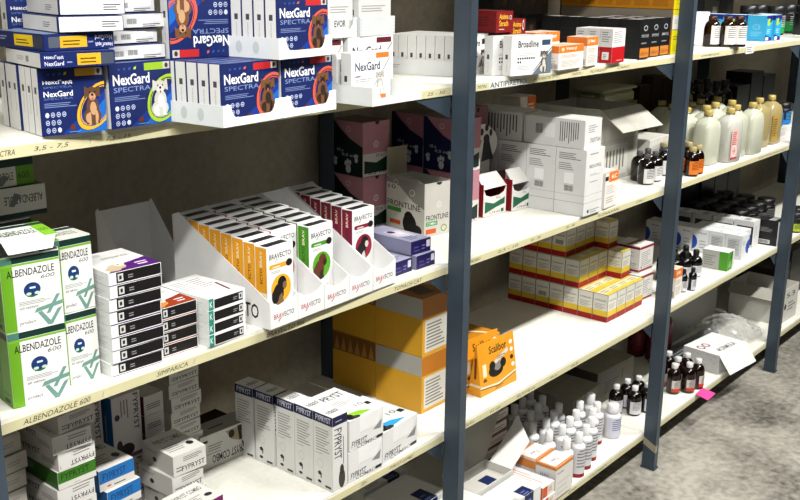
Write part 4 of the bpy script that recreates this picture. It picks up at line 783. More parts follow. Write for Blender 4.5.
for k in range(6):
    carton('treatment_box', 'maroon-sided treatment box lying end-on, %s in the slim pile' % ('topmost' if k == 5 else NTH[5 - k] + ' from the top'), 'box', (-.642, .2, zC + .0362 * k), 0, (.04, .1, .0358), '#cfcbc6', {'F': [('r', 0, 0, 1, 1, '#cbc8c3'), ('l', .12, .3, .85, .62, 3, '#5c5a58')], 'L': [('r', 0, 0, 1, 1, '#571338')], 'T': [('r', 0, 0, 1, 1, '#bdb9b3')]}, GF, 'fymar')
for k in range(8):
    carton('treatment_box', 'white treatment box with printed front, %s in the pile near the wall' % ('topmost' if k == 7 else NTH[7 - k] + ' from the top'), 'box', (-.552 + .002 * (k % 3), .25, zC + .0278 * k), (0, 1, -1, 0, 2, -1, 0, 1)[k], (.068, .1, .0274), '#d2d0cb', fyp('plain'), GF, 'fyplain2')
for k in range(4):
    carton('treatment_box', 'white treatment box with animal-print lid, %s of its four' % ('topmost' if k == 3 else NTH[3 - k] + ' from the top'), 'box', (-.668 + .004 * (k % 2), .098, zC + .0368 * k), (2, -2, 1, -3)[k], (.066, .09, .0364), '#d2d0cb', fyp('plain'), GF, 'fyplain3')
for k in range(2):
    carton('treatment_box', 'magenta-fronted treatment box, %s of the two in front of the four-high pile' % ('lower', 'upper')[k], 'box', (-.70 + .003 * k, .02, zC + .0455 * k), 3, (.074, .066, .045), '#d2d0cb', fyp('magenta'), GF, 'fymag')
for k in range(5):
    carton('treatment_box', 'bright blue-fronted treatment box, %s of its pile' % ('topmost' if k == 4 else NTH[4 - k] + ' from the top'), 'box', (-.803 + .007 * (k == 3), .098 - .008 * (k == 3), zC + .0355 * k), (0, 2, -2, 3, 0)[k], (.064, .1, .0351), '#d2d0cb', fyp('blue'), GF, 'fyblue')
carton('treatment_box', 'white treatment box lying on its long side with a brown dog-head print', 'box', (-.492, .243, zC), -3, (.118, .05, .07), '#d6d4cf',
       {'F': [('r', 0, 0, 1, 1, '#d9d7d2'), ('t', .22, .12, .97, .36, 'FYPRYST COMBO', '#1b1b20', 180, .014), ('p', [(.5, .92), (.74, .92), (.78, .5), (.62, .62)], '#a89a7c'), ('p', [(.74, .95), (.96, .95), (.9, .52), (.78, .5)], '#3a2a2a'), ('e', .62, .78, .06, .12, '#1d1a18'), ('e', .86, .72, .05, .09, '#6a5a5a'), ('r', .02, .78, .14, .86, '#2b2b2b'), ('l', .15, .5, .45, .72, 3, '#8d8a88'), ('l', .12, .42, .4, .46, 1, '#333')],
        'L': [('r', 0, 0, 1, 1, '#a8a49c')], 'T': [('r', 0, 0, 1, 1, '#b2aea6'), ('l', .3, .4, .6, .6, 1, '#333')]})
bd = MB().box(0, 0, 0, .2, .13, .008, ('#3a2c20', 'cardboard')).build('cardboard_mat', None, (-.5, .30, zC)); tag(bd, 'dark brown cardboard mat on the shelf behind the brown dog-head box', 'cardboard')
# standing row
STAND = {'L': [('r', 0, 0, 1, 1, '#e3e2de'), ('r', 0, .875, 1, 1, '#151a4a'), ('t', .12, .9, .9, .975, 'FYPRYST', '#dfe2f2', 0, .012), ('l', .12, .5, .85, .82, 9, '#a3a19c'), ('l', .1, .46, .6, .475, 1, '#777'), ('o', .35, .33, .16, .06, .12, '#c9c7c2', 0, 360, 0), ('p', [(.2, .2), (.32, .23), (.42, .2), (.4, .13), (.36, .13), (.35, .17), (.26, .17)], '#1b1b1b'), ('e', .3, .08, .1, .02, '#1b1b1b'), ('r', .6, .03, .92, .06, '#2f4f3a')],
         'F': [('r', 0, 0, 1, 1, '#e0dfdc'), ('r', 0, .875, 1, 1, '#151a4a'), ('l', .2, .92, .8, .95, 1, '#aab'), ('t', .12, .42, .62, .83, 'FYPRYST', '#1b1f4a', 270, .012), ('l', .7, .3, .85, .7, 1, '#888', True), ('e', .62, .14, .22, .13, '#4a443e'), ('e', .62, .26, .14, .07, '#3a342f')],
         'T': [('r', 0, 0, 1, 1, '#e6e5e2'), ('t', .16, .3, .86, .62, 'ndazol', '#23233a', 0, .012)]}
for i, (x, y, a, lab) in enumerate(((-.386, .001, -1, 'front of the standing row, at the shelf edge'), (-.3855, .0505, -1, 'second in the standing row'), (-.386, .1, 0, 'third in the standing row'), (-.389, .153, 2, 'fourth in the standing row, set apart'), (-.392, .205, 3, 'rearmost of the standing row'))):
    carton('treatment_box', 'white treatment box with navy top band, ' + lab, 'box', (x, y, zC), a, (.0385, .0485, .149), '#e3e2de', STAND, 'navy-banded treatment boxes in the standing row', 'fystand')
def foldtray(green=True):
    acc = '#9acb3a' if green else '#3aa6dc'
    F = [('r', 0, 0, 1, 1, '#e4e4e2'), ('p', [(.3, 1), (.98, 1), (.98, .9), (.8, .5), (.3, .5)], '#efefed'), ('l', .3, .48, .8, .5, 1, '#bdbdba'), ('p', [(.68, .38), (.96, .62), (.92, .32)], '#8e8e8c'), ('t', .06, .1, .52, .3, 'FYPRYST', '#24262e', 0, .012, .25), ('t', .22, .02, .8, .13, 'COMBO', '#666', 0, .006, .25), ('r', .8, .03, .98, .13, '#2b2b30')]
    T = [('r', 0, 0, 1, 1, '#efefed'), ('t', .1, .7, .9, .86, 'FYPRYST', '#23242c', 0, .012), ('l', .2, .45, .75, .62, 4, '#9c9c9a'), ('p', [(.1, .02), (.75, .06), (.5, .17), (.2, .2)], acc), ('e', .14, .1, .12, .09, '#1b1b1d'), ('e', .26, .04, .1, .05, '#3a3a3c'), ('t', .62, .26, .82, .36, '10', '#555'), ('r', .84, .2, .96, .3, '#333')]
    return {'F': F, 'T': T, 'L': [('r', 0, 0, 1, 1, '#dddcd9'), ('l', .2, .3, .8, .7, 2, '#bbb')]}
for r in range(1):
    for k in range(2):
        carton('treatment_box', 'white treatment box with lime lid print, %s one of the double pile' % ('lower', 'upper')[k], 'box', (-.344 + .003 * k, .001 + .126 * r, zC + .0632 * k), -1, (.094, .13, .0625), '#e4e4e2', foldtray(True), 'lidded treatment boxes with a tear-open front', 'fytray')
for r in range(1):
    carton('treatment_box', 'white treatment box with sky-blue lid print beside the double pile', 'box', (-.246, .002 + .126 * r, zC), 4 if r == 0 else 2, (.118, .14, .0665), '#e4e4e2', foldtray(False), 'lidded treatment boxes with a tear-open front', 'fytrayb')

# ---- amber collar cartons
AMB = '#dba832'
def collar(label=True, zig=False):
    L = [('r', 0, 0, 1, 1, AMB), ('r', 0, .66, 1, 1, '#8a5a1e' if zig else '#b6b4ac')]
    if zig: L += [('p', [(.04 + .16 * i, .68), (.16 + .16 * i, .68), (.1 + .16 * i, .94)], '#b98a4a') for i in range(6)]
    F = [('r', 0, 0, 1, 1, AMB), ('r', 0, .66, 1, 1, '#bf7a14')]
    if label: F += [('r', .1, .06, .95, .62, '#dcd9cf'), ('l', .16, .12, .9, .58, 8, '#77756e')]
    return {'F': F, 'L': L, 'T': [('r', 0, 0, 1, 1, '#9a6210'), ('p', [(.2, .2), (.7, .1), (.8, .5), (.4, .6)], '#3a2a18'), ('l', .5, .7, .95, .75, 1, '#cfcac0')]}
for j in range(2):
    for k in range(2):
        carton('collar_carton', 'amber collar carton with %s, %s row by the middle post, %s tier' % (('white label', 'zigzag band')[j], ('front', 'rear')[j], ('lower', 'upper')[k]), 'carton', (-.018 + .002 * j, .088 + .132 * j, zC + .1305 * k), 0, (.09, .13, .13), AMB, collar(j == 0, j == 1), 'amber collar cartons behind the middle post', 'col%d' % j)
carton('collar_carton', 'low amber collar carton with a dog on its lid, right of the middle post', 'carton', (.09, .12, zC), 0, (.235, .24, .086), AMB,
       {'F': [('r', 0, 0, 1, 1, '#d99316'), ('r', 0, .1, 1, .16, '#e8dcc0')], 'L': [('r', 0, 0, 1, 1, '#c98212')], 'T': [('r', 0, 0, 1, 1, '#c98a18'), ('o', .45, -.1, .5, .5, .06, '#ece6da', 20, 120, 0), ('e', .3, .5, .16, .16, '#1d1a16'), ('e', .42, .38, .1, .12, '#8a8378'), ('e', .2, .62, .08, .12, '#1d1a16')]})
def collar_pack(pos, yaw, label):
    w = .138; mb = MB(); mb.prism([(0, 0), (.003, .03), (.0165, .119), (.0185, .119), (.033, .03), (.036, 0)], 'x', 0, w, '#e9a326')
    n = Vector((0, .003, .03)); U = (w, 0, 0)
    O = (0, .003, .03); V = (0, .0135, .089)
    mb.deco(O, U, V, [('t', .3, .66, .78, .86, 'Scalibor', '#1a1208', 0, .014), ('t', .1, .14, .2, .46, '1', '#f6e6c0', 0, .012), ('e', .45, .2, .2, .17, '#17130f'), ('e', .5, .3, .1, .13, '#8d8a86'), ('e', .36, .34, .08, .12, '#17130f'), ('e', .66, .32, .08, .12, '#17130f'), ('p', [(.42, .44), (.46, .36), (.82, .56), (.8, .66)], '#d9d6cf'), ('l', .5, .46, .74, .56, 2, '#777'), ('e', .9, .76, .045, .06, '#f4efe2'), ('e', .91, .56, .045, .06, '#f4efe2'), ('e', .9, .36, .045, .06, '#3a2c18'), ('e', .92, .16, .045, .06, '#f4efe2'), ('e', .14, .04, .05, .05, '#7a4a10')])
    mb.deco((0, 0, 0), U, (0, .003, .03), [('p', [(0, .75), (.5, .55), (1, 1), (1, .85), (.5, .4), (0, .6)], '#e9dfc9'), ('p', [(0, .6), (.5, .4), (1, .85), (1, .78), (.5, .33), (0, .52)], '#5a3c10'), ('l', .4, .15, .7, .4, 2, '#7a4a10')])
    mb.deco((0, .036, 0), (0, -.036, 0), (0, 0, .03), [('r', .1, .7, 1, .9, '#e9dfc9')])
    mb.deco((0, .0225, .04), (0, -.01, 0), (0, 0, .05), [('r', .2, 0, .8, 1, '#7a3a10')])
    return tag(mb.build('collar_pack', None, pos, yaw), label, 'box', 'tent-shaped amber collar packs')
collar_pack((.137, .04, zC), -2, 'tent-shaped amber collar pack with a dog print, the front one')
collar_pack((.126, .0765, zC), -2, 'tent-shaped amber collar pack standing just behind the front one')

# ---- red-and-yellow boxes
def redyel(bar=False):
    def side(b): return [('r', 0, 0, 1, 1, '#e3e1d6'), ('r', 0, .2, 1, .4, '#e3c63a'), ('r', 0, 0, 1, .2, '#a5121c'), ('t', .1, .72, .86, .79, 'COSEQUIN', '#2b2b2d', 0, .012)] + ([('b', .25, .44, .8, .6, '#222')] if b else [('l', .12, .45, .88, .66, 4, '#a09e98')]) + [('r', 0, .2, .025, 1, '#77736a'), ('r', .975, .2, 1, 1, '#77736a'), ('r', 0, .97, 1, 1, '#a8a498')]
    return {'F': side(False), 'L': side(bar), 'T': [('r', 0, 0, 1, 1, '#e8e2c4'), ('r', 0, 0, 1, .3, '#e6cf3e'), ('l', .15, .4, .85, .8, 2, '#a39a6a'), ('r', 0, .85, 1, 1, '#dcc53a')]}
GR = 'yellow-banded red-bottomed white boxes in three tiers'
X0, Y0, sx, sy, sz = .77, .068, .0525, .0462, .0795
cells = [(0, i, j) for i in range(4) for j in range(7) if (i == 0 or j < 4)] + [(1, i, j) for i in range(4) for j in range(1, 7) if (j >= 2 or i == 3) and (i == 0 or j < 4)] + [(2, i, j) for i in range(4) for j in range(2, 7) if (j >= 3 or i == 3) and (i == 0 or j < 4)]
for t_, i, j in cells:
    bar = (i == 0 and ((t_ == 0 and j == 4) or (t_ == 2 and j == 3)))
    carton('supplement_box', 'yellow-banded red-bottomed box, %s tier, %s column from the left, %s from the shelf front' % (('bottom', 'middle', 'top')[t_], NTH[i], NTH[j]), 'box', (X0 + sx * i, Y0 + sy * j, zC + sz * t_), 0, (.0515, .0455, .079), '#e3e1d6', redyel(bar), GR, 'ry%d' % bar)
WR = lambda: [('r', 0, 0, 1, 1, '#dddbd8'), ('r', 0, .88, 1, .97, '#8f1420'), ('r', 0, .04, 1, .12, '#8f1420'), ('l', .12, .25, .9, .8, 8, '#9c9a98'), ('e', .16, .19, .05, .03, '#222'), ('r', .3, .16, .9, .2, '#b9b7b4')]
WRD = {'F': WR(), 'L': WR(), 'T': [('r', 0, 0, 1, 1, '#e4dedb'), ('r', 0, .44, 1, .56, '#8f1420')]}
for i, (x, y, k) in enumerate(((.985, .083, 0), (1.005, .098, 1), (.985, .172, 0), (.995, .186, 1), (.985, .262, 0), (.99, .27, 1))):
    carton('medicine_box', 'white box with dark red bands by the third post, %s column, %s tier' % (ORD[i // 2], ('lower', 'upper')[k]), 'box', (x, y, zC + .0805 * k), -3, (.078, .084, .08), '#dddbd8', WRD, 'white boxes with dark red bands', 'wr')
# ---- third shelf right of the third post
carton('medicine_box', 'tall orange-topped white box just right of the third post', 'box', (1.085, .018, zC), 0, (.045, .045, .09), '#e9e2da', orange_box(.05, .05, .09), None)
b = bottle_parts('dark_bottle', .0125, .07, .006, .0065, .012, ('#0e0f16', 'glass'), ('#17181d', 'plastic'), '#dcdde2', (.06, .6), (185, 335), lines='#777', shoulder=.2)
line_of(b, [(1.172, .032, zC, 0), (1.206, .018, zC, 10)], ['small black dropper bottle with white label at the shelf edge, left one', 'small black dropper bottle with white label at the shelf edge, right one'], 'bottle', 'small black dropper bottles')
b = bottle_parts('dark_bottle', .021, .085, .008, .0095, .016, ('#0f0e10', 'glass'), ('#141416', 'plastic'), '#e1e1e4', (.06, .55), (185, 335), lines='#888', shoulder=.3)
pts = [(1.35, .073), (1.313, .09), (1.27, .105), (1.375, .118), (1.33, .135), (1.285, .15), (1.24, .13)]
line_of(b, [(x, y, zC, 0) for x, y in pts], ['black-capped vial with white label, %s' % w for w in ('nearest the green box', 'second from the green box in front', 'third from the green box in front', 'right of the second row', 'middle of the second row', 'left of the second row', 'half hidden by the third post')], 'bottle', 'black-capped vials on the third shelf')
carton('medicine_box', 'small green and grey box at the shelf front before the blue-dot boxes', 'box', (1.462, .012, zC), 2, (.058, .085, .062), '#d8d8d4', {'F': [('r', 0, 0, .7, 1, '#5aa52e'), ('p', [(.3, .6), (.7, .6), (.7, 1), (.5, .9)], '#2f7a1e'), ('r', .7, 0, 1, 1, '#e4e4e0'), ('l', .15, .2, .55, .5, 3, '#bfe09a')], 'L': [('r', 0, 0, 1, 1, '#b9b9b4'), ('r', .66, 0, 1, 1, '#5aa52e'), ('l', .08, .2, .55, .8, 5, '#8e8e8a')], 'T': [('r', 0, 0, 1, 1, '#efefec')]})
BD = {'L': [('r', 0, 0, 1, 1, '#e6e8ea'), ('e', .0, .42, .32, .3, '#2a55b4'), ('t', .35, .8, .85, .88, 'Inflacam', '#333', 0, .006), ('l', .45, .2, .9, .6, 3, '#b5b7ba')], 'F': [('r', 0, 0, 1, 1, '#e6e8ea'), ('e', 1, .45, .45, .3, '#2a55b4'), ('l', .1, .6, .5, .8, 3, '#aaa')], 'T': [('r', 0, 0, 1, 1, '#e9ebec'), ('l', .2, .4, .8, .6, 1, '#c4c6c8')]}
BDF = {'L': [('r', 0, 0, 1, 1, '#dfe1e3'), ('r', .12, .15, .85, .85, '#c6c8ca'), ('l', .18, .2, .8, .8, 9, '#8f9194')], 'F': BD['F'], 'T': BD['T']}
for c in range(2):
    for r in range(6 if c == 0 else 3):
        carton('medicine_box', 'white box with a blue half-dot, %s column, %s from the shelf edge' % (('left', 'right')[c], NTH[r]), 'box', (1.62 + .064 * c, .03 + .058 * r + .02 * c, zC), 0, (.062, .057, .082), '#e6e8ea', BDF if r < 2 else BD, 'white boxes with blue half-dots', 'bd%d' % (r < 2))
BKW = {'L': [('r', 0, 0, 1, 1, '#15161a'), ('l', .2, .55, .8, .75, 4, '#8a8a8a'), ('r', .12, .06, .7, .22, '#d9d9d9'), ('b', .16, .08, .64, .2, '#333')], 'F': [('r', 0, 0, 1, 1, '#e4e4e4'), ('t', .3, .3, .7, .7, 'pet', '#333', 90)], 'T': [('r', 0, 0, 1, 1, '#2a2b2f'), ('r', .2, .2, .9, .5, '#c9c9c9')]}
carton('supplement_box', 'black and white box standing at the shelf front left of the fourth post', 'box', (1.872, .002, zC), 0, (.07, .08, .088), '#15161a', BKW)
GWL = {'L': [('r', 0, 0, 1, 1, '#e0e0de'), ('r', .15, .1, 1, .8, '#3c3e42'), ('l', .3, .3, .8, .6, 3, '#6d6f74')], 'F': [('r', 0, 0, 1, 1, '#e6e6e4'), ('l', .3, .2, .7, .8, 2, '#bbb', True)], 'T': [('r', 0, 0, 1, 1, '#e6e6e4'), ('r', .2, .3, .8, .6, '#a9a9a9')]}
for i in range(4):
    carton('supplement_box', 'white box with charcoal side panel, %s in the row by the black box' % ORD[i], 'box', (1.80 - .004 * i, .062 + .075 * i, zC), 0, (.06, .07, .092), '#e0e0de', GWL, 'white boxes with charcoal sides', 'gwl')
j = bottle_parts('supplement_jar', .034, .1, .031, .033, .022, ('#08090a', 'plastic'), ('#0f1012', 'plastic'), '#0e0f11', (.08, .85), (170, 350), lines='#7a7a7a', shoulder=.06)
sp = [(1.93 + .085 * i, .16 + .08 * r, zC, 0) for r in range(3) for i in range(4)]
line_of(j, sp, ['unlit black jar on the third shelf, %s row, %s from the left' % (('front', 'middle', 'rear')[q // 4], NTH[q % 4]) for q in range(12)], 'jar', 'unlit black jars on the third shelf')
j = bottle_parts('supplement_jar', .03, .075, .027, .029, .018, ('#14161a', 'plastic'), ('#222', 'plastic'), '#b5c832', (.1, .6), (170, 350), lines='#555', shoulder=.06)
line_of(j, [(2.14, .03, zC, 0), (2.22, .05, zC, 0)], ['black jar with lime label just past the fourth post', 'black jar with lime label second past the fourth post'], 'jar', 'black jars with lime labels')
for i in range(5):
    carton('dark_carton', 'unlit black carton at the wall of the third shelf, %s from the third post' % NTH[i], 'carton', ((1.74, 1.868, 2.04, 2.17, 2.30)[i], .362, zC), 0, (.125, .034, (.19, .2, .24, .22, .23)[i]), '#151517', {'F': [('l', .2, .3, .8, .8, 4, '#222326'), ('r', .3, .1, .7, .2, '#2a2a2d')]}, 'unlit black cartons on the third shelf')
# ------------------------------------------------------------------ bottom shelf
LBL = {'F': [('r', 0, 0, 1, 1, '#e2e2de'), ('r', .52, .55, .78, 1, '#1a2a5e'), ('l', .56, .62, .74, .9, 2, '#8d9ac8'), ('t', .2, .62, .48, .84, 'J.B1', '#1b1b20', 0, .012), ('r', .78, 0, 1, 1, '#ecece8')],
       'L': [('r', 0, 0, 1, 1, '#d2d0c8')], 'T': [('r', 0, 0, 1, 1, '#e6e6e2'), ('r', .52, 0, .78, .42, '#1a2a5e'), ('l', .56, .06, .74, .3, 2, '#6f7db4'), ('l', .12, .04, .46, .2, 4, '#77777a')]}
GL = 'white cartons with a navy corner label on the bottom shelf'
for i, (p, s, lab) in enumerate((((-.01, .262, zD), (.17, .09, .1), 'rear one left of the middle post'), ((-.02, .125, zD), (.15, .125, .1), 'front one left of the middle post'), ((.165, -.022, zD), (.15, .078, .09), 'the one at the shelf edge right of the middle post'))):
    carton('white_carton', 'white navy-labelled carton, ' + lab, 'carton', p, 0, s, '#e6e6e2', LBL, GL)
carton('white_carton', 'plain white carton on the bottom shelf close behind the middle post', 'carton', (.03, .008, zD), 0, (.128, .1, .104), '#e8e8e5', {'F': [('l', .3, .1, .8, .3, 2, '#bbb')]}, GL)
def flap_carton(pos):
    w, d, h = .155, .085, .1; t = .002; mb = MB(); c = '#dcdad4'
    mb.box(0, 0, 0, w, d, t, c); mb.box(0, 0, t, w, t, h, c); mb.box(0, d - t, t, w, d, h, c); mb.box(0, t, t, t, d - t, h, c); mb.box(w - t, t, t, w, d - t, h, c)
    mb.box(.003, .012, .02, w - .003, d - .012, h * .8, '#cfccc4')
    mb.deco((.0025, .0125, h * .8), (w - .005, 0, 0), (0, d - .025, 0), [('r', .52, 0, .78, .7, '#1a2a5e')])
    o = tag(mb.build('white_carton', None, pos), 'opened white carton with two raised flaps on the bottom shelf', 'carton', GL)
    f = MB(); f.sheet([(-.03, d, h), (w, d, h), (w + .095, d + .02, h + .108), (.06, d + .03, h + .165)], .0014, '#a7a499'); f.build('flap', o)
    f = MB(); f.sheet([(w, .004, h), (w, d - .015, h), (w + .115, d - .02, h + .085), (w + .07, .0, h + .05)], .0014, '#efede8'); f.build('flap', o)
flap_carton((.165, .062, zD))
for k in range(6):
    carton('medicine_box', 'white dark-striped box in the shaded pile behind the white flap, %s' % ('topmost' if k == 5 else NTH[5 - k] + ' from the top'), 'box', (.33 + .004 * (k % 2), .17, zD + .0315 * k), 0, (.12, .09, .031), '#cfc8bc', {'F': [('r', 0, 0, 1, 1, '#c9c2b6'), ('r', 0, .0, 1, .3, '#5a2a22'), ('l', .1, .45, .9, .8, 2, '#6a625a')], 'L': [('r', 0, 0, 1, .3, '#5a2a22')], 'T': [('r', 0, 0, 1, 1, '#b9b2a6')]}, 'shaded striped boxes behind the white flap', 'stripe')
OW = {'F': [('r', 0, 0, 1, 1, '#e6e3dc'), ('r', 0, .9, 1, 1, '#d98a3c'), ('t', .1, .74, .45, .82, 'Ronaxan', '#1f3f8a', 0, .012), ('l', .1, .1, .9, .6, 3, '#d8d5ce')],
      'L': [('r', 0, 0, 1, 1, '#dedbd4'), ('r', 0, .9, 1, 1, '#d98a3c'), ('r', .2, .2, .72, .78, '#cfd2da'), ('l', .24, .25, .68, .72, 5, '#8a90a0', True), ('r', .86, .6, .95, .64, '#1f3f8a')],
      'T': [('r', 0, 0, 1, 1, '#f2efe9'), ('r', 0, 0, 1, .1, '#e0924a'), ('r', 0, .9, 1, 1, '#e0924a'), ('r', 0, 0, .06, 1, '#e0924a'), ('t', .15, .42, .5, .54, 'Ronaxan', '#1f3f8a', 90, .012), ('l', .52, .3, .6, .7, 1, '#d9a66a')]}
OW2 = {'F': OW['F'], 'T': OW['T'], 'L': [('r', 0, 0, 1, 1, '#dfe0e2'), ('r', 0, .7, 1, .95, '#d98a3c'), ('r', 0, .3, 1, .38, '#1f3f8a')]}
carton('medicine_box', 'orange-edged white box standing at the front of the bottom shelf', 'box', (.412, -.006, zD), 1, (.086, .058, .09), '#e6e3dc', OW, 'orange-edged white boxes on the bottom shelf')
carton('medicine_box', 'orange-edged white box standing just behind the front one, orange flap up', 'box', (.413, .055, zD), 1, (.086, .058, .09), '#e6e3dc', OW2, 'orange-edged white boxes on the bottom shelf')
THIN = {'L': [('r', 0, 0, 1, 1, '#dfe3ec'), ('r', 0, .2, 1, .3, '#27408f'), ('l', .1, .5, .8, .8, 2, '#9aa4c0'), ('r', .88, 0, 1, 1, '#d9752a')], 'F': [('r', 0, 0, 1, 1, '#e9e3da'), ('r', 0, 0, .4, 1, '#d9622a'), ('l', .5, .3, .9, .8, 3, '#c9894a')], 'T': [('r', 0, 0, 1, 1, '#e6e4e6'), ('l', .2, .1, .8, .9, 3, '#c9b0a0', True), ('r', .4, .7, .7, .85, '#d98a5a')]}
for k in range(2):
    carton('medicine_box', 'slim white and orange box lying beside the orange-edged boxes, %s one' % ('lower', 'upper')[k], 'box', (.349, -.012 + .004 * k, zD + .0305 * k), 1, (.056, .15, .03), '#e6e4e0', THIN, 'slim white and orange boxes lying flat', 'thin')
# white squeeze bottles
w = bottle_parts('squeeze_bottle', .0192, .122, .0095, .0105, .026, ('#e9e9e8', 'plastic'), ('#f1f1f0', 'plastic'), '#dcdcde', (.0, .86), (185, 345), lines='#8a8a90', accent=('#9a1c26', .13), shoulder=.12)
GBt = 'white squeeze bottles with a red foot stripe'
rows = [[(.568, .021), (.619, .029), (.672, .042), (.724, .068)], [(.515, .026), (.578, .077), (.633, .087), (.683, .096), (.768, .078)], [(.523, .084), (.585, .131), (.64, .141), (.692, .156), (.742, .118)],
        [(.536, .143), (.597, .188), (.652, .199), (.704, .217)], [(.545, .201), (.602, .244), (.655, .252), (.72, .268)]]
sp, lb = [], []
for r, row in enumerate(rows):
    for c, (x, y) in enumerate(row):
        sp.append((x, y, zD, -4)); lb.append('white squeeze bottle with tall cap, %s row from the shelf edge, %s from the left' % (NTH[r], NTH[c]))
line_of(w, sp, lb, 'bottle', GBt)
c = bottle_parts('lotion_bottle', .0245, .1, .014, .0165, .024, ('#e6e6ec', 'plastic'), ('#f0f0f0', 'plastic'), '#d6d7e4', (.08, .82), (185, 345), lines='#7d82a8', shoulder=.14)
c.location = (.835, .062, zD); tag(c, 'wider white lotion bottle with round cap, right end of the squeeze bottles', 'bottle')
b2 = bottle_parts('lotion_bottle', .02, .118, .012, .013, .028, ('#d9d9d8', 'plastic'), ('#e6e6e6', 'plastic'), None, shoulder=.14)
b2.location = (.815, .125, zD); tag(b2, 'white bottle standing behind the wider lotion bottle', 'bottle')
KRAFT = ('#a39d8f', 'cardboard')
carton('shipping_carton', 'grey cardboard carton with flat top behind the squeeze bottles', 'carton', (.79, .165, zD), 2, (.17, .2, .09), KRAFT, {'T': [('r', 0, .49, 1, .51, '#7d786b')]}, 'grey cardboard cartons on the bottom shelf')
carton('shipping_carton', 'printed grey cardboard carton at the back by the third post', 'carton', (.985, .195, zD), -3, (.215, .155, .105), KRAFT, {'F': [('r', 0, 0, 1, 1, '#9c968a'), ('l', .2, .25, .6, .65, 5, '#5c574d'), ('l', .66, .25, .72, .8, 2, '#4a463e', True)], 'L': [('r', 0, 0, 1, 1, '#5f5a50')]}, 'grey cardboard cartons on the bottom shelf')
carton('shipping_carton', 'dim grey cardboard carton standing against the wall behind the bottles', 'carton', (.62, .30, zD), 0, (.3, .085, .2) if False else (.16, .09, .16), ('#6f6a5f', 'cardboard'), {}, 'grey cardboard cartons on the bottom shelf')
b = bottle_parts('dark_bottle', .0215, .09, .0085, .0095, .012, BLACKG, ('#e6e6e4', 'plastic'), '#dedee2', (.08, .58), (185, 330), lines='#777', shoulder=.3)
line_of(b, [(.985, .13, zD, -30), (1.012, .083, zD, -10), (1.058, .066, zD, 10), (1.045, .125, zD, 0), (1.09, .11, zD, 0)], ['black vial bottle with grey label, left of the group under the third post', 'black vial bottle with white label, front of the group under the third post', 'black vial bottle half hidden by the third post on the bottom shelf', 'black vial bottle at the back of the group under the third post', 'black vial bottle behind the third post, rearmost of its group'], 'bottle', 'black vial bottles on the bottom shelf')
b = bottle_parts('syrup_bottle', .0215, .098, .009, .0105, .013, ('#1d0d08', 'glass'), ('#e6e4e0', 'plastic'), '#d6d0c8', (.1, .55), (190, 330), lines='#555', accent=('#c94a2a', .3), shoulder=.32)
line_of(b, [(1.278, .03, zD, 0), (1.327, .022, zD, 30), (1.24, .062, zD, 0), (1.298, .078, zD, 10), (1.35, .07, zD, 0), (1.262, .118, zD, 0), (1.325, .122, zD, 0)], ['dark brown bottle with white cap right behind the pink note', 'dark brown bottle with orange-red label, right of the front pair by the pink note', 'dark brown bottle left side of the pink-note group, near the third post', 'dark brown bottle in the middle of the pink-note group', 'dark brown bottle at the right of the second row by the white flap box', 'dark brown bottle rear left of the pink-note group', 'dark brown bottle rear right of the pink-note group'], 'bottle', 'dark brown bottles beside the pink note')
pk = MB(); pk.sheet([(1.272, .0, zD + .0006), (1.249, -.05, zD + .0012), (1.317, -.047, zD + .0012), (1.335, .004, zD + .0006)], .0005, '#f25aa8')
tag(pk.build('paper_note', None), 'bright pink paper note sticking out over the bottom shelf edge', 'note')
# printed white box with its lid flap hanging over the front
def lid_box(pos, yaw):
    w, d, h = .19, .13, .067; mb = MB(); mb.box(0, 0, 0, w, d, h, '#cfcfcd', .0008)
    F = FACES(w, d, h); r2 = random.Random(2)
    mb.deco(*F['L'], [('r', 0, 0, 1, 1, '#c4c4c2')] + [('e', r2.uniform(.08, .92), r2.uniform(.1, .9), .03, .045, '#b3b3b2') for i in range(16)])
    mb.deco(*F['T'], [('r', 0, 0, 1, 1, '#f0f0ef'), ('o', .14, .62, .07, .12, .35, '#8a1c2a', 0, 360, 0), ('o', .3, .62, .07, .12, .35, '#8a1c2a', 0, 360, 0), ('t', .26, .12, .8, .3, 'FORMULA', '#3a3a3c', 0, .012), ('e', .24, .2, .02, .05, '#222')])
    o = tag(mb.build('white_box', None, pos, yaw), 'white box with dark red ring marks and a flap hanging over its front', 'box')
    f = MB(); f.sheet([(.0, -.001, h), (w, -.001, h), (w, -.04, .008), (.01, -.04, .008)], .0012, '#e9e9e8'); f.build('flap', o)
lid_box((1.47, .012, zD), -6)
carton('metal_case', 'large pale grey case standing at the back of the bottom shelf', 'case', (1.60, .252, zD), 0, (.42, .1, .172), ('#b4b4ae', 'plastic'), {'F': [('r', 0, .92, 1, .93, '#777773')]})
# loose tubes in a clear bag
rt = random.Random(4)
tm = MB(); tm.tube([(0, 0, 0), (.13, 0, 0), (.26, 0, 0), (.39, 0, 0)], .0043, ('#868c90', 'plastic'), 8)
tp_ = None
for l_ in range(3):
    for i in range(7 - l_):
        p = (1.40 + .008 * ((i * 3 + l_) % 4), .172 + .0098 * i + .0049 * l_, zD + .0055 + .0086 * l_)
        if tp_ is None: tp_ = tm.build('catheter_tube', None, p, -4); tag(tp_, 'grey plastic tube lying in the bundle under the clear bag', 'tube', 'grey plastic tubes under the clear bag')
        else: dup(tp_, p, -4, 'grey plastic tube lying in the bundle under the clear bag')
bag = MB(); n = 26; m_ = 14; v = []; f = []
for j in range(m_ + 1):
    for i in range(n + 1):
        u, w_ = i / n, j / m_; x = .27 * u; y = .2 * w_
        z = .042 * (1 - u) + .008 * u + .062 * math.sin(PI * u) ** .6 * math.sin(PI * w_) ** .6 + rt.uniform(-.007, .009)
        v.append((x + rt.uniform(-.004, .004), y + rt.uniform(-.004, .004), z))
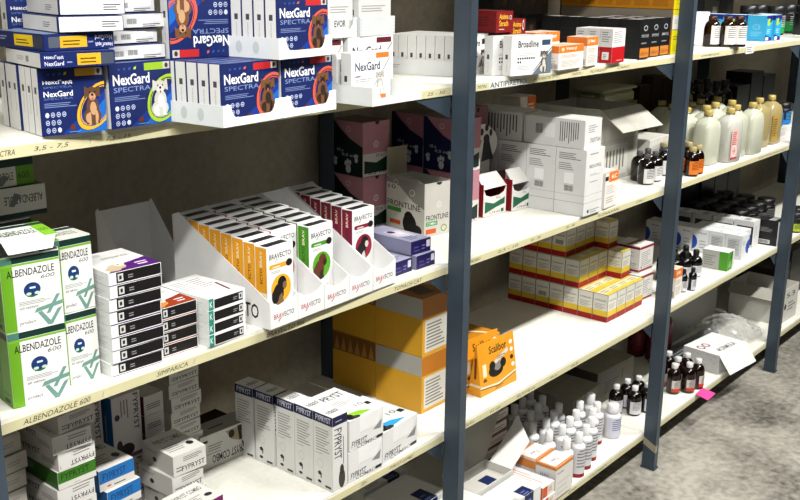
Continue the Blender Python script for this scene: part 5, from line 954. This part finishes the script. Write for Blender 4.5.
for j in range(m_):
    for i in range(n): a = j * (n + 1) + i; f.append((a, a + 1, a + n + 2, a + n + 1))
bag.add(v, f, ('#f4f6f8', 'film'))
bo = bag.build('plastic_bag', None, (1.69, .03, zD), 0); tag(bo, 'crumpled clear plastic bag over grey tubes beside the white flap box', 'bag')
tg = MB(); tg.sheet([(.06, .10, .118), (.09, .09, .116), (.098, .12, .12), (.068, .128, .122)], .0004, '#f4f4f2'); tg.build('paper_tag', bo)
# crumpled white cloth on the case
cl = MB(); v = []; f = []
for j in range(7):
    for i in range(13): v.append((.22 * i / 12, .1 * j / 6, .006 + rt.uniform(0, .016)))
for j in range(6):
    for i in range(12): a = j * 13 + i; f.append((a, a + 1, a + 14, a + 13))
cl.add(v, f, '#d9d8d2', True); tag(cl.build('cleaning_cloth', None, (1.74, .252, zD + .1735), 0), 'crumpled pale cloth lying on top of the grey case', 'cloth')
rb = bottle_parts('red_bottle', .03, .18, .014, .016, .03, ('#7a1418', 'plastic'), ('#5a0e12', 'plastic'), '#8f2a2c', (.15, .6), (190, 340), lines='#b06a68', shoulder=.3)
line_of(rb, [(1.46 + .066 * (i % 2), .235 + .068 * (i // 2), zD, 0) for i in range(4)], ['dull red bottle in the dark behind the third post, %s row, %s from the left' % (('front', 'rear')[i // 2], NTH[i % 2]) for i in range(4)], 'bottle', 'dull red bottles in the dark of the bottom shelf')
def open_white(pos):
    w, d, h = .17, .2, .135; t = .002; mb = MB(); c = '#d6d4cc'
    mb.box(0, 0, 0, w, d, t, c); mb.box(0, 0, t, w, t, h, c); mb.box(0, d - t, t, w, d, h, c); mb.box(0, t, t, t, d - t, h, c); mb.box(w - t, t, t, w, d - t, h, c)
    mb.box(.004, .01, .004, w - .004, d - .01, .08, '#bdbab0')
    mb.deco((0, 0, 0), (w, 0, 0), (0, 0, h), [('e', .3, .45, .06, .09, '#333'), ('l', .45, .3, .9, .6, 3, '#8a8a88'), ('t', .3, .7, .8, .84, '53', '#444')])
    o = tag(mb.build('white_carton', None, pos, -2), 'open white carton on the bottom shelf past the fourth post', 'carton')
    f = MB(); f.sheet([(0, .004, h), (0, d - .004, h), (-.05, d - .012, h - .03), (-.05, .012, h - .03)], .0014, '#b5b2a8'); f.build('flap', o)
open_white((2.085, .03, zD))
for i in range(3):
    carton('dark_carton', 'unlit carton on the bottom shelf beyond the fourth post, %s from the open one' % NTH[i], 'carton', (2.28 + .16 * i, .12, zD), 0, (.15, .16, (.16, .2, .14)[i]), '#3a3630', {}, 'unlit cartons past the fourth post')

# ------------------------------------------------------------------ light and camera
def tube_light(name, loc, energy, sx=1.25, sy=.12, col=(1, .985, .945), rot=(0, 0, 0)):
    l = D.lights.new(name, 'AREA'); l.shape = 'RECTANGLE'; l.size = sx; l.size_y = sy; l.energy = energy; l.color = col
    o = D.objects.new(name, l); COL.objects.link(o); o.location = loc; o.rotation_euler = rot; return o
tube_light('ceiling_tube', (-1.65, -1.2, 2.65), 68, 2.0)
tube_light('ceiling_tube', (1.35, -1.2, 2.65), 70, 2.0)
d_ = tube_light('left_soft_fill', (-2.7, -1.9, 2.25), 4, .9, .9, (.95, .98, 1))  # added soft fill to brighten left faces; no doorway is built here
d_.rotation_euler = (Vector((.2, .2, .9)) - d_.location).to_track_quat('-Z', 'Y').to_euler()
w = D.worlds.new('room_air'); SC.world = w; w.use_nodes = True
w.node_tree.nodes['Background'].inputs[0].default_value = (.85, .9, 1, 1); w.node_tree.nodes['Background'].inputs[1].default_value = .009

cam = D.cameras.new('camera'); cam.sensor_fit = 'HORIZONTAL'; cam.sensor_width = 36; cam.lens = 1000 * 36 / 800; cam.clip_start = .02
co = D.objects.new('camera', cam); COL.objects.link(co)
yaw, pitch, roll = .8808, .2738, .0105
F = Vector((math.sin(yaw) * math.cos(pitch), math.cos(yaw) * math.cos(pitch), -math.sin(pitch)))
R = F.cross(Vector((0, 0, 1))).normalized(); U = R.cross(F)
R2 = R * math.cos(roll) + U * math.sin(roll); U2 = -R * math.sin(roll) + U * math.cos(roll)
M = Matrix((R2, U2, -F)).transposed().to_4x4(); M.translation = Vector((-1.5769, -1.135, 1.435))
co.matrix_world = M
SC.camera = co
SC.view_settings.view_transform = 'Standard'; SC.view_settings.look = 'None'; SC.view_settings.gamma = 1; SC.view_settings.use_curve_mapping = False
SC.view_settings.exposure = 1.15
